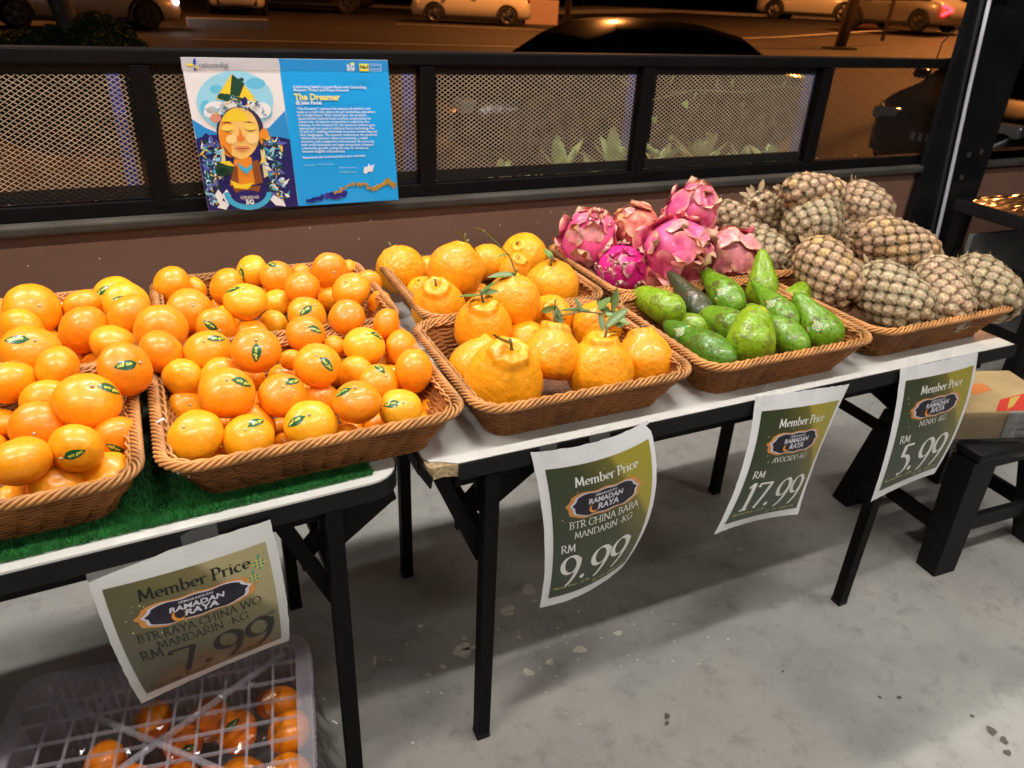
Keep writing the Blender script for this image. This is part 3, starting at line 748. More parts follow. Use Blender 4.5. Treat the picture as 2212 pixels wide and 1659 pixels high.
def serif(txt, size, thick=.15, thin=.045, slant=0.0, space=1.0):
    V = []; F = []; x0 = 0
    for ch in txt:
        if ch not in G: ch = ' '
        w, st = G[ch]
        if st is None:
            b = len(V); V += [(x0 + .14 + .085 * math.cos(2 * PI * i / 12), .085 + .085 * math.sin(2 * PI * i / 12)) for i in range(12)]; F.append(tuple(range(b, b + 12))); st = []
        for P0 in st:
            P = [P0[0]]
            for q0, q1 in zip(P0, P0[1:]):
                ns = max(1, int(math.dist(q0, q1) / .12))
                P += [(q0[0] + (q1[0] - q0[0]) * k / ns, q0[1] + (q1[1] - q0[1]) * k / ns) for k in range(1, ns + 1)]
            # resample straight strokes, then lay a pen stroke whose width follows its direction
            b = len(V); n = len(P)
            for i, (x, y) in enumerate(P):
                dx = P[min(i + 1, n - 1)][0] - P[max(i - 1, 0)][0]; dy = P[min(i + 1, n - 1)][1] - P[max(i - 1, 0)][1]
                L_ = math.hypot(dx, dy) or 1; dx /= L_; dy /= L_
                a = math.atan2(dy, dx); wd = thin + (thick - thin) * abs(math.sin(a - R(18))) ** 1.4
                V += [(x0 + x - dy * wd / 2, y + dx * wd / 2), (x0 + x + dy * wd / 2, y - dx * wd / 2)]
            F += [(b + 2 * i, b + 2 * i + 1, b + 2 * i + 3, b + 2 * i + 2) for i in range(n - 1)]
        x0 += w * space
    V = [(x * size + y * slant * size, y * size) for x, y in V]
    return V, F, x0 * size

# ------------------------------------------------------------------ hanging price signs: curved sheets with the print laid on them
M['print'] = None
def print_mat(name, stops, coat=.4):
    m = mat(name, (.1, .1, .1), .35, coat=coat, bump=.12, bump_scale=14)
    nt, N, L, b = tuned(m)
    uv = N.new('ShaderNodeUVMap'); sx = N.new('ShaderNodeSeparateXYZ'); L.new(uv.outputs[0], sx.inputs[0])
    a = N.new('ShaderNodeMath'); a.operation = 'MULTIPLY_ADD'; a.inputs[1].default_value = .55; L.new(sx.outputs[1], a.inputs[0]); 
    c = N.new('ShaderNodeMath'); c.operation = 'MULTIPLY'; c.inputs[1].default_value = .75; L.new(sx.outputs[0], c.inputs[0]); L.new(c.outputs[0], a.inputs[2])
    r = N.new('ShaderNodeValToRGB'); e = r.color_ramp.elements
    e[0].position = stops[0][0]; e[0].color = (*stops[0][1], 1); e[1].position = stops[-1][0]; e[1].color = (*stops[-1][1], 1)
    for pz, cc in stops[1:-1]: q = e.new(pz); q.color = (*cc, 1)
    L.new(a.outputs[0], r.inputs[0]); L.new(r.outputs[0], b.inputs['Base Color'])
    return m
M['print_green'] = print_mat('sign_print_green', [(.35, (.022, .038, .012)), (.72, (.035, .048, .012)), (.95, (.14, .12, .012)), (1.25, (.36, .30, .02))])
M['print_dull'] = print_mat('sign_print_olive', [(.1, (.075, .068, .04)), (.6, (.11, .098, .045)), (.95, (.17, .145, .06)), (1.25, (.36, .31, .16))])
M['gold'] = mat('gold_ink', (.62, .26, .06), .4)
M['badge'] = mat('badge_ink', (.012, .010, .022), .4, noise_scale=60, noise_amt=.5)
M['lilac'] = mat('lilac_ink', (.62, .6, .68), .4)
M['orange_ink'] = mat('orange_ink', (.8, .3, .04), .4)
M['teal'] = mat('teal_ink', (.02, .28, .16), .4)
M['yellow_ink'] = mat('yellow_ink', (.62, .42, .10), .4)
M['star'] = mat('star_ink', (.6, .55, .25), .4)
M['tape'] = mat('clear_tape', (.7, .7, .7), .12, alpha=.10, coat=.6)

class Sheet:
    # 3x3 control points (rows bottom to top), biquadratic interpolation
    def __init__(s, pts): s.p = [[Vector(q) for q in row] for row in pts]
    def at(s, u, v, d=0.0):
        def b(t): return ((1 - t) * (1 - 2 * t), 4 * t * (1 - t), t * (2 * t - 1))
        bu, bv = b(u), b(v); q = Vector((0, 0, 0))
        for j in range(3):
            for i in range(3): q += s.p[j][i] * bu[i] * bv[j]
        if d:
            h = .01
            du = s.at(u + h, v) - s.at(u - h, v); dv = s.at(u, v + h) - s.at(u, v - h)
            n = du.cross(dv).normalized()
            q = q + n * d
        return q
    def grid(s, u0, u1, v0, v1, d, n, name, m, ragged=0, seed=0, parent=None):
        rr = random.Random(seed); V = []; F = []; UV = []
        je = [[rr.uniform(-ragged, ragged) for _ in range(n + 1)] for _ in range(4)]
        for j in range(n + 1):
            for i in range(n + 1):
                a, b_ = i / n, j / n
                u = u0 + (u1 - u0) * a + je[0][j] * (1 - a) ** 6 + je[1][j] * a ** 6
                v = v0 + (v1 - v0) * b_ + je[2][i] * (1 - b_) ** 6 + je[3][i] * b_ ** 6
                V.append(s.at(u, v, d)); UV.append((a, b_))
        for j in range(n):
            for i in range(n): k = j * (n + 1) + i; F.append((k, k + 1, k + n + 2, k + n + 1))
        return link(name, npmesh(name, V, F, m, True, uv=UV), parent)
    def flat(s, V, F, name, m, parent, d=.0008):
        # subdivide long faces is not needed: the glyph pieces are small
        return link(name, npmesh(name, [s.at(u, v, d) for u, v in V], F, m, True), parent)

def sign(label, pts, item, price, pw, dark=False, normal='Normal Price : 12.99', date='22 / 03 / 2024 > 31', x_aspect=1.0, ketupat=False, seed=1, pb=(.07, .95, .065, .90), small=None, pvs=1.0):
    s = Sheet(pts)
    t = thing('price_sign', label, 'sign', tuple(s.at(.5, 1)), 0, 'price signs taped to the table edges')
    T0 = Vector(t.location)
    class Sub(Sheet): pass
    s.p = [[q - T0 for q in row] for row in s.p]
    ink = M['dark_ink'] if dark else M['white_ink']
    s.grid(0, 1, 0, 1, 0, 28, 'paper', M['paper_dull'] if dark else M['paper'], .0025, seed, t)
    pr = s.grid(pb[0], pb[1], pb[2], pb[3], .0006, 24, 'print', M['print_dull'] if dark else M['print_green'], 0, 0, t)
    U0, U1, V0, V1 = pb
    Wd = (s.at(1, .5) - s.at(0, .5)).length; Hd = (s.at(.5, 1) - s.at(.5, 0)).length
    asp = Wd / Hd
    def put(g, cx, cy, name, m, parent, width=None, d=.0011, left=False, vs=1.0):
        V, F, w = g; k = 1.0
        if width: k = width / w
        w *= k
        # glyph units: fraction of the printed width; v scaled by aspect
        pu, pv = U1 - U0, V1 - V0
        x0 = cx - (0 if left else w / 2)
        VV = [(U0 + pu * (x0 + x * k), V0 + pv * (cy + y * k * vs * asp * pu / pv)) for x, y in V]
        return s.flat(VV, F, name, m, parent, d)
    put(serif('Member Price', .12, .17, .055), .53, .855, 'heading', ink, pr, .62 if not dark else .70, vs=.8 if dark else 1)
    # ornate badge
    bc = (.50, .715) if not dark else (.51, .715)
    def orn(a, b, k):
        P = []
        for i in range(96):
            th = 2 * PI * i / 96; q = abs(math.cos(th)) ** 5.0
            r_ = 1 + .06 * abs(math.sin(5 * th)) + .10 * q
            P.append((a * k * max(-1, min(1, 1.28 * math.cos(th))) * (1 + .16 * abs(math.cos(th)) ** 8) * (1 + .03 * math.sin(9 * th)), b * k * max(-1, min(1, 1.32 * math.sin(th))) * (1 + .05 * math.cos(12 * th)) * (1 - .45 * abs(math.cos(th)) ** 6)))
        return P
    def ring(a, b, k, nm, m, d):
        P = orn(a, b, k); V = [(x, y) for x, y in P]; pu, pv = U1 - U0, V1 - V0
        VV = [(U0 + pu * (bc[0] + x * q), V0 + pv * (bc[1] + y * q)) for q in (1, .82, .64, .46, .28, .1) for x, y in V] + [(U0 + pu * bc[0], V0 + pv * bc[1])]
        n = len(P); F = [(r * n + i, r * n + (i + 1) % n, (r + 1) * n + (i + 1) % n, (r + 1) * n + i) for r in range(5) for i in range(n)] + [(5 * n + i, 5 * n + (i + 1) % n, 6 * n) for i in range(n)]
        s.flat(VV, F, nm, m, pr, d)
    ba, bb = (.29, .082)
    if dark: ba, bb = .30, .088
    ring(ba, bb, 1.11, 'badge_border', M['gold'], .0009); ring(ba, bb, .99, 'badge_line', M['lilac'], .0011); ring(ba, bb, .92, 'badge', M['badge'], .0013)
    put(sans('SEMARAKKAN', 1, .01), bc[0], bc[1] + bb * .56, 'badge_text', M['lilac'], pr, ba * .72, .0018, vs=.75 if dark else 1)
    put(sans('RAMADAN', 1, .035, .15), bc[0], bc[1] + bb * (-.02 if dark else .02), 'badge_text', M['lilac'], pr, ba * 1.18, .0018, vs=.72 if dark else 1)
    put(sans('RAYA', 1, .035, .15), bc[0] + .02, bc[1] - bb * .62, 'badge_text', M['lilac'], pr, ba * .72, .0018, vs=.72 if dark else 1)
    mo = [(.042 * math.cos(R(a)), .042 * math.sin(R(a))) for a in range(110, 390, 20)] + [(.012 + .034 * math.cos(R(a)), .010 + .034 * math.sin(R(a))) for a in range(380, 100, -20)]
    n2 = len(mo) // 2
    put((mo, [(i, i + 1, len(mo) - 2 - i, len(mo) - 1 - i) for i in range(n2 - 1)], 1), bc[0] - ba * .42 - 0, bc[1] - bb * .45, 'badge_moon', M['orange_ink'], pr, None, .0017, True)
    y = .555 if not dark else .53
    for ln in item:
        put(serif(ln, .07, .12, .05), .50, y, 'item_text', ink, pr, min(.80, .050 * len(ln)) if len(ln) > 11 else .045 * len(ln)); y -= .078 if not dark else .10
    if small: put(sans(small, 1), .90, .37, 'small_text', ink, pr, .14)
    put(serif('RM', .1), .15, (.375 if pvs == 1 else .425) if not dark else .355, 'currency', ink, pr, .15)
    put(serif(price, .3, .165, .045), pw[1], .115 if not dark else .095, 'price', ink, pr, pw[0], vs=.9 if dark else pvs)
    put(sans(normal, 1), .04, .065 if not dark else .02, 'small_text', M['star'] if not dark else ink, pr, .42, .0011, True)
    put(sans(date, 1), .72, .025 if not dark else .03, 'small_text', M['star'] if not dark else ink, pr, .4 if not dark else .25)
    rr = random.Random(seed + 5); V = []; F = []
    for i in range(22):
        x = rr.uniform(.05, .42) if i < 15 else rr.uniform(.1, .9); yy = rr.uniform(.55, .84) if i < 15 else rr.uniform(.5, .97); q = rr.uniform(.003, .0075)
        b = len(V); V += [(U0 + (U1 - U0) * (x + q * math.cos(k * PI / 3)), V0 + (V1 - V0) * (yy + q * asp * math.sin(k * PI / 3))) for k in range(6)]; F.append(tuple(range(b, b + 6)))
    s.flat(V, F, 'star_dots', M['star'], pr, .0008)
    if ketupat:
        for (cx, cy, k) in ((.93, .86, .05), (.88, .76, .045)):
            for (m_, par) in ((M['teal'], 0), (M['yellow_ink'], 1)):
                V = []; F = []
                for i in range(4):
                    for j in range(4):
                        if (i + j) % 2 == par:
                            b = len(V)
                            for (a, c) in ((i, j), (i + 1, j), (i + 1, j + 1), (i, j + 1)):
                                V.append((U0 + (U1 - U0) * (cx + (a - c) / 4 * k), V0 + (V1 - V0) * (cy + (a + c - 4) / 4 * k * asp)))
                            F.append((b, b + 1, b + 2, b + 3))
                s.flat(V, F, 'woven_diamond', m_, pr, .0009)
            V = [(0, .9), (.25, 1.1), (.2, 1.7), (.05, 1.2), (-.2, 1.4)]; s.flat([(U0 + (U1 - U0) * (cx + a * k), V0 + (V1 - V0) * (cy + c * k * asp)) for a, c in V], [(0, 1, 2, 3), (0, 3, 4)], 'knot', M['teal'], pr, .0009)
    # strips of clear tape over the top edge
    for (u, w) in ((.42, .17), (.06, .12)) if not dark else ((.5, .2),):
        V = [s.at(u, .94, .002), s.at(u + w, .94, .002), s.at(u + w, 1.0, .002), s.at(u, 1.0, .002)] 
        V += [V[3] + Vector((0, .004, .022)), V[2] + Vector((0, .004, .022))]
        link('tape', npmesh('tape', V, [(0, 1, 2, 3), (3, 2, 5, 4)], M['tape'], False), t)
    return t

def P3(rows): return rows
FYs = .972
sign('greyish price sign reading 7.99, hung on the left table over the crate',
     [[(-.163, .955, .437), (-.045, .965, .455), (.069, .955, .482)], [(-.178, .945, .575), (-.055, .935, .585), (.073, .945, .60)], [(-.190, .972, .703), (-.06, .966, .716), (.066, .968, .7275)]],
     ('BTR RAYA CHINA WO', 'MANDARIN -KG'), '7.99', (.72, .60), True, ketupat=True, seed=3, pb=(.055, .945, .07, .885), small='2201248', date='/ 04 / 2024', normal='Normal Price :')
sign('dark green price sign reading 9.99 for BTR China Baba Mandarin, right edge curling back',
     [[(.546, .955, .379), (.640, .945, .392), (.735, .958, .418)], [(.541, .950, .562), (.660, .936, .568), (.785, .953, .585)], [(.514, .977, .741), (.640, .955, .750), (.765, .985, .752)]],
     ('BTR CHINA BABA', 'MANDARIN -KG'), '9.99', (.78, .47), seed=4)
sign('dark green price sign reading 17.99 for avocado, below the avocado basket',
     [[(.949, .940, .453), (1.08, .955, .442), (1.208, .955, .423)], [(1.002, .955, .60), (1.12, .945, .590), (1.228, .962, .578)], [(1.018, .977, .757), (1.15, .97, .752), (1.277, .972, .742)]],
     ('AVOCADO -KG',), '17.99', (.86, .50), seed=5, pvs=1.15)
sign('dark green price sign reading 5.99 for Nenas, rightmost sign near the table end',
     [[(1.436, .945, .403), (1.56, .955, .415), (1.668, .958, .420)], [(1.442, .955, .585), (1.57, .95, .585), (1.705, .962, .585)], [(1.434, .977, .752), (1.565, .97, .754), (1.694, .977, .753)]],
     ('NENAS -KG',), '5.99', (.76, .52), seed=6, pvs=1.1)

# ------------------------------------------------------------------ the poster board leaning on the railing
def homog(src, dst):
    Am = []; bv = []
    for (x, y), (u, v) in zip(src, dst):
        Am += [[x, y, 1, 0, 0, 0, -u * x, -u * y], [0, 0, 0, x, y, 1, -v * x, -v * y]]; bv += [u, v]
    h = np.linalg.solve(np.array(Am, float), np.array(bv, float)); return np.append(h, 1).reshape(3, 3)
HM = homog([(105, 62), (2010, 90), (2065, 1335), (345, 1435)], [(0, 1), (1, 1), (1, 0), (0, 0)])
def pc(x, y):
    q = HM @ np.array([x, y, 1.0]); return (q[0] / q[2], q[1] / q[2])
PB = [(.094, 2.022, .931), (.594, 2.022, .928), (.587, 2.062, 1.285), (.084, 2.062, 1.288)]
t = thing('poster_board', 'blue and white poster board with a painted face, headed The Dreamer, leaning on the railing', 'poster', (.34, 2.022, .93))
PBv = [Vector(q) - Vector(t.location) for q in PB]
def pat(u, v, d=0):
    a = PBv[0].lerp(PBv[1], u); b = PBv[3].lerp(PBv[2], u); q = a.lerp(b, v)
    return q + Vector((0, -d, 0))
M['board'] = mat('board_white', (.78, .78, .80), .35)
m = MB(); V = [pat(0, 0, 0), pat(1, 0, 0), pat(1, 1, 0), pat(0, 1, 0)]; V += [v + Vector((0, .006, 0)) for v in V]
m.add(V, [(0, 1, 2, 3), (7, 6, 5, 4), (0, 4, 5, 1), (1, 5, 6, 2), (2, 6, 7, 3), (3, 7, 4, 0)]).build('board', M['board'], t)
_inks = {}
def ink(c):
    if c not in _inks: _inks[c] = mat('poster_ink', c, .4, coat=.2)
    return _inks[c]
_dk = [0.0006]
def art(polys, c, name='print', step=.00012):
    _dk[0] += step; V = []; F = []
    for P in polys:
        b = len(V); V += [pat(*q, _dk[0]) for q in P]; F.append(tuple(range(b, b + len(P))))
    o = link(name, npmesh(name, V, F, ink(c), False), t)
    if len(polys) > 1: o['kind'] = 'stuff'
    return o
def px(L): return [pc(*q) for q in L]
def ell(cx, cy, rx, ry, a0=0, a1=360, n=28, rot=0):
    o = []
    for i in range(n + (0 if a1 - a0 == 360 else 1)):
        a = R(a0 + (a1 - a0) * i / n); x, y = rx * math.cos(a), ry * math.sin(a)
        o.append((cx + x * math.cos(rot) - y * math.sin(rot), cy + x * math.sin(rot) + y * math.cos(rot)))
    return px(o)
SKY, BLUE, NAVY, YEL, ORG, SKIN, WHT, DGR, CYA, BRN = (.30, .66, .86), (.005, .36, .85), (.012, .012, .13), (.85, .62, .03), (.80, .27, .02), (.88, .55, .15), (.8, .82, .84), (.01, .06, .03), (.05, .42, .68), (.25, .07, .015)
art([[pc(1005, 74), (1, 1), (1, 0), pc(1160, 1390)]], BLUE, 'blue_panel')
art([[(0, 1), (1, 1), pc(2012, 190), pc(118, 178)]], (.52, .52, .56), 'header_band')
art([[pc(1008, 76), (1, 1), pc(2012, 190), pc(1022, 184)]], (.01, .25, .62), 'header_band')
art([ell(600, 460, 352, 275)], SKY)
art([ell(430, 350, 60, 40), ell(790, 300, 90, 50), ell(330, 520, 50, 70), ell(880, 560, 60, 60)], (.12, .52, .78))
art([px([(200, 620), (330, 700), (480, 760), (700, 720), (900, 700), (1055, 545), (1085, 760), (1100, 830), (250, 830)])], (.02, .26, .66))
art([px([(235, 800), (340, 760), (1000, 780), (1092, 800), (1155, 1392), (345, 1432)])], NAVY)
art([px([(420, 440), (575, 210), (700, 330), (830, 490)])], YEL); art([px([(575, 215), (690, 300), (640, 420), (555, 400)]), px([(430, 430), (520, 390), (700, 440), (830, 490), (600, 485)])], DGR)
art([ell(660, 265, 24, 18), ell(480, 415, 40, 28)], DGR)
art([ell(430, 520, 110, 60), ell(560, 510, 110, 50), ell(720, 510, 110, 55), ell(840, 540, 90, 70), ell(380, 560, 70, 50)], WHT)
art([px([(660, 500), (662, 440), (690, 415), (712, 440), (715, 500)]), px([(305, 800), (308, 760), (330, 740), (352, 765), (355, 810)])], NAVY)
art([ell(640, 720, 215, 215)], (.035, .02, .07)); art([ell(420, 610, 50, 40)], (.7, .3, .2)); art([ell(860, 780, 45, 80)], ORG)
art([px([(590, 940), (740, 960), (770, 1200), (540, 1210)])], ORG); art([ell(630, 745, 185, 232)], SKIN); art([ell(560, 770, 110, 190, 90, 270)], ORG)
art([ell(600, 640, 120, 110, 180, 360)], YEL); art([px([(480, 850), (560, 940), (640, 985), (560, 960), (500, 910)])], BRN)
art([ell(530, 700, 62, 34), ell(735, 690, 60, 34)], (.90, .62, .10)); art([px([(470, 715), (520, 728), (580, 712), (522, 738)]), px([(680, 708), (735, 722), (795, 712), (735, 732)]), px([(468, 655), (520, 640), (572, 658), (520, 652)]), px([(672, 650), (725, 640), (778, 662), (728, 652)])], (.03, .01, .02))
art([px([(590, 800), (630, 760), (635, 690), (660, 760), (690, 800), (645, 822)])], (.75, .22, .03)); art([px([(575, 878), (630, 855), (655, 862), (690, 856), (735, 880), (660, 912)])], (.72, .26, .10)); art([px([(580, 879), (655, 876), (733, 880), (655, 885)])], BRN)
art([ell(560, 800, 50, 40), ell(750, 790, 55, 50)], (.90, .66, .28)); art([px([(600, 1000), (690, 1060), (760, 1000), (740, 1060), (695, 1110), (640, 1070)])], CYA)
art([px([(560, 1010), (610, 1040), (620, 1200), (550, 1170)]), px([(740, 1000), (800, 980), (840, 1180), (770, 1200)]), px([(560, 1220), (820, 1210), (790, 1290), (600, 1290)])], BRN)
art([px([(540, 1160), (640, 1200), (760, 1180), (700, 1240), (580, 1230)])], YEL); art([px([(450, 890), (490, 880), (510, 1050), (470, 1070)]), px([(820, 890), (860, 890), (890, 1120), (850, 1140)])], (.70, .66, .32))
rr = random.Random(8)
sh = [[], [], [], [], [], []]
for i in range(240):
    sd = rr.choice((-1, 1)); k = rr.random(); cy = 800 + 560 * rr.random(); base = 640 + (cy - 800) * .07
    cx = base + sd * rr.uniform(190 if cy < 1150 else 230, 330 + 70 * k); cx = max(345 - (1340 - cy) * .16 + 20, min(cx, 1085))
    a = rr.uniform(0, PI); l = rr.uniform(10, 60); w = rr.uniform(5, 18)
    c, s_ = math.cos(a), math.sin(a)
    sh[rr.randrange(6)].append(px([(cx - c * l, cy - s_ * l), (cx - s_ * w, cy + c * w), (cx + c * l, cy + s_ * l), (cx + s_ * w, cy - c * w)]))
for i in range(90):
    cx = rr.uniform(390, 880); cy = 545 + 45 * math.sin(cx * .03) - 70 * (1 - ((cx - 640) / 250) ** 2) + rr.uniform(-22, 30); a = rr.uniform(0, PI); l = rr.uniform(8, 30); w = rr.uniform(3, 9); c, s_ = math.cos(a), math.sin(a)
    sh[rr.randrange(6)].append(px([(cx - c * l, cy - s_ * l), (cx - s_ * w, cy + c * w), (cx + c * l, cy + s_ * l), (cx + s_ * w, cy - c * w)]))
for q, c in zip(sh, (YEL, CYA, WHT, SKY, DGR, (.10, .12, .45))): art(q, c)
art([ell(490, 1060, 85, 60), ell(470, 1090, 60, 40)], DGR); art([px([(440, 1000), (540, 990), (585, 1040), (520, 1030)])], YEL)
art([px([(450 + 20 * k, 1390 - 5 * k), (400 + 22 * k, 1290), (430 + 26 * k, 1240), (480 + 22 * k, 1300)]) for k in (0, 3)] + [px([(950, 1380), (900, 1330), (930, 1290), (1020, 1340), (1040, 1390)]), px([(420, 1400), (470, 1340), (530, 1370), (500, 1420)])], WHT)
art([[q for q in ell(700, 1270, 215, 150, 0, 180)] + [q for q in ell(700, 1262, 170, 110, 180, 0)]], CYA)
art([ell(700, 1310, 140, 62)], NAVY)
_dk[0] += .0003
def ptext(g, x, y, x1, name, c, y1=None):
    # (x,y)-(x1,y1): baseline ends in artwork coordinates
    V, F, w = g; a = pc(x, y); b = pc(x1, y if y1 is None else y1); k = (b[0] - a[0]) / w
    asp = 1.405
    VV = [pat(a[0] + vx * k, a[1] + (b[1] - a[1]) * vx / w + vy * k * asp, _dk[0] + .0002) for vx, vy in V]
    return link(name, npmesh(name, VV, F, ink(c), False), t)
TW = (.72, .80, .86)
ptext(sans('celcomdigi', 1, .0), 272, 152, 545, 'lettering', (.02, .02, .05), 152)
art([ell(232, 100, 14, 30), ell(240, 160, 10, 28, rot=.4)], (.02, .05, .4)); art([ell(190, 128, 34, 12, rot=.1), ell(252, 152, 24, 8, rot=.4)], (.8, .62, .05))
ptext(sans('5G', 1, .04), 1628, 172, 1700, 'lettering', TW); ptext(sans('FOR ALL', 1, .02), 1630, 186, 1695, 'lettering', TW)
art([ell(1680, 117, 24, 10)], (.6, .7, .1))
art([px([(1742, 116), (1828, 118), (1830, 187), (1745, 186)])], (.75, .72, .12)); ptext(sans('No1', 1, .04), 1752, 164, 1824, 'lettering', (.01, .01, .01))
art([px([(1832, 120), (1940, 121), (1942, 124), (1832, 123)]), px([(1832, 184), (1942, 185), (1942, 188), (1832, 187)]), px([(1938, 121), (1942, 121), (1943, 188), (1939, 188)])], TW)
ptext(sans('MOBILE NETWORK', 1), 1838, 141, 1930, 'lettering', TW); ptext(sans('IN MALAYSIA', 1), 1838, 172, 1930, 'lettering', TW)
ptext(sans("Celebrating Sabah's Largest Mural with CelcomDigi,", 1, .02), 1132, 337, 1804, 'lettering', TW, 342)
ptext(sans("Malaysia's Widest and Fastest Network", 1, .02), 1134, 366, 1643, 'lettering', TW, 369)
ptext(sans('The Dreamer', 1, .045), 1142, 444, 1560, 'lettering', (.78, .72, .22), 446)
ptext(sans('@ Jalan Pantai', 1, .03), 1150, 484, 1388, 'lettering', TW, 485)
body = [('"The Dreamer" captures the essence of ambition and', 1158, 1828), ('hope in a small city, where the girl symbolises aspirations', 1162, 1876), ('for a bright future. With closed eyes, she envisions', 1165, 1795),
        ('opportunities beyond local confines, emphasizing the', 1168, 1835), ('crucial role of internet connectivity in exploring new', 1171, 1820), ('horizons. In this Generasi 5G, the access to internet goes', 1175, 1870),
        ('beyond and we need to embrace future technology like', 1178, 1862), ('AI and IoT, enabling individuals to pursue dreams beyond', 1181, 1885), ('their imagination. The artwork underscores the symbiotic', 1184, 1888),
        ('relationship between robust connectivity, a stable', 1188, 1800), ('economy, and a supportive environment. By nurturing', 1191, 1856), ('both small businesses and large enterprises, it fosters', 1194, 1848),
        ('community growth, paving the way for dreams to', 1197, 1803), ('become tangible achievements.', 1200, 1592)]
for i, (s_, x0, x1) in enumerate(body):
    y = 535 + i * 29.2; ptext(sans(s_, 1, .015), x0, y, x1, 'lettering', TW, y - .003 * (x1 - x0))
ptext(sans('Experience the mural and share your moments', 1, .015), 1205, 970, 1775, 'lettering', TW, 950)
ptext(sans('Scan to play video', 1), 1212, 1030, 1310, 'lettering', TW); ptext(sans('Scan to activate AR experience', 1), 1335, 1022, 1484, 'lettering', TW)
ptext(sans('Tap your favourite photo with', 1), 1525, 1052, 1690, 'lettering', TW); ptext(sans('#celcomdigi #generasi5g', 1), 1530, 1092, 1688, 'lettering', (.5, .75, .3))
art([px([(1750, 1090), (1760, 1040), (1785, 1045), (1800, 1012), (1815, 1035), (1852, 1018), (1838, 1060), (1836, 1085), (1800, 1082), (1770, 1105)])], TW)
ptext(sans('GENERASI', 1, .03), 632, 1324, 798, 'lettering', (.55, .5, .5), 1318); ptext(sans('5G', 1, .05), 682, 1368, 755, 'lettering', (.8, .8, .8))
# smoke ribbons
def ribbon(P, w, c, seed, n=70):
    rr = random.Random(seed); L_ = []
    for i in range(n):
        f = rr.random() * (len(P) - 1); k = int(f); x = P[k][0] + (P[k + 1][0] - P[k][0]) * (f - k) + rr.gauss(0, w * .4); y = P[k][1] + (P[k + 1][1] - P[k][1]) * (f - k) + rr.gauss(0, w * .4)
        L_.append(ell(min(x, 2040), min(y, 1340), rr.uniform(.4, 1) * w, rr.uniform(.3, .8) * w, n=8, rot=rr.uniform(0, 3)))
    art(L_, c)
ribbon([(1225, 1370), (1330, 1320), (1420, 1300), (1520, 1310), (1580, 1260)], 22, (.02, .04, .35), 1); ribbon([(1420, 1290), (1500, 1300), (1560, 1270)], 24, (.06, .05, .42), 5, 40)
ribbon([(1480, 1270), (1560, 1230), (1660, 1190), (1760, 1200), (1840, 1240), (1900, 1210), (1970, 1160), (2010, 1210), (2040, 1200)], 17, (.55, .32, .05), 2, 110); ribbon([(1820, 1240), (1900, 1210), (1970, 1165), (2030, 1205)], 14, (.7, .42, .06), 3, 60)
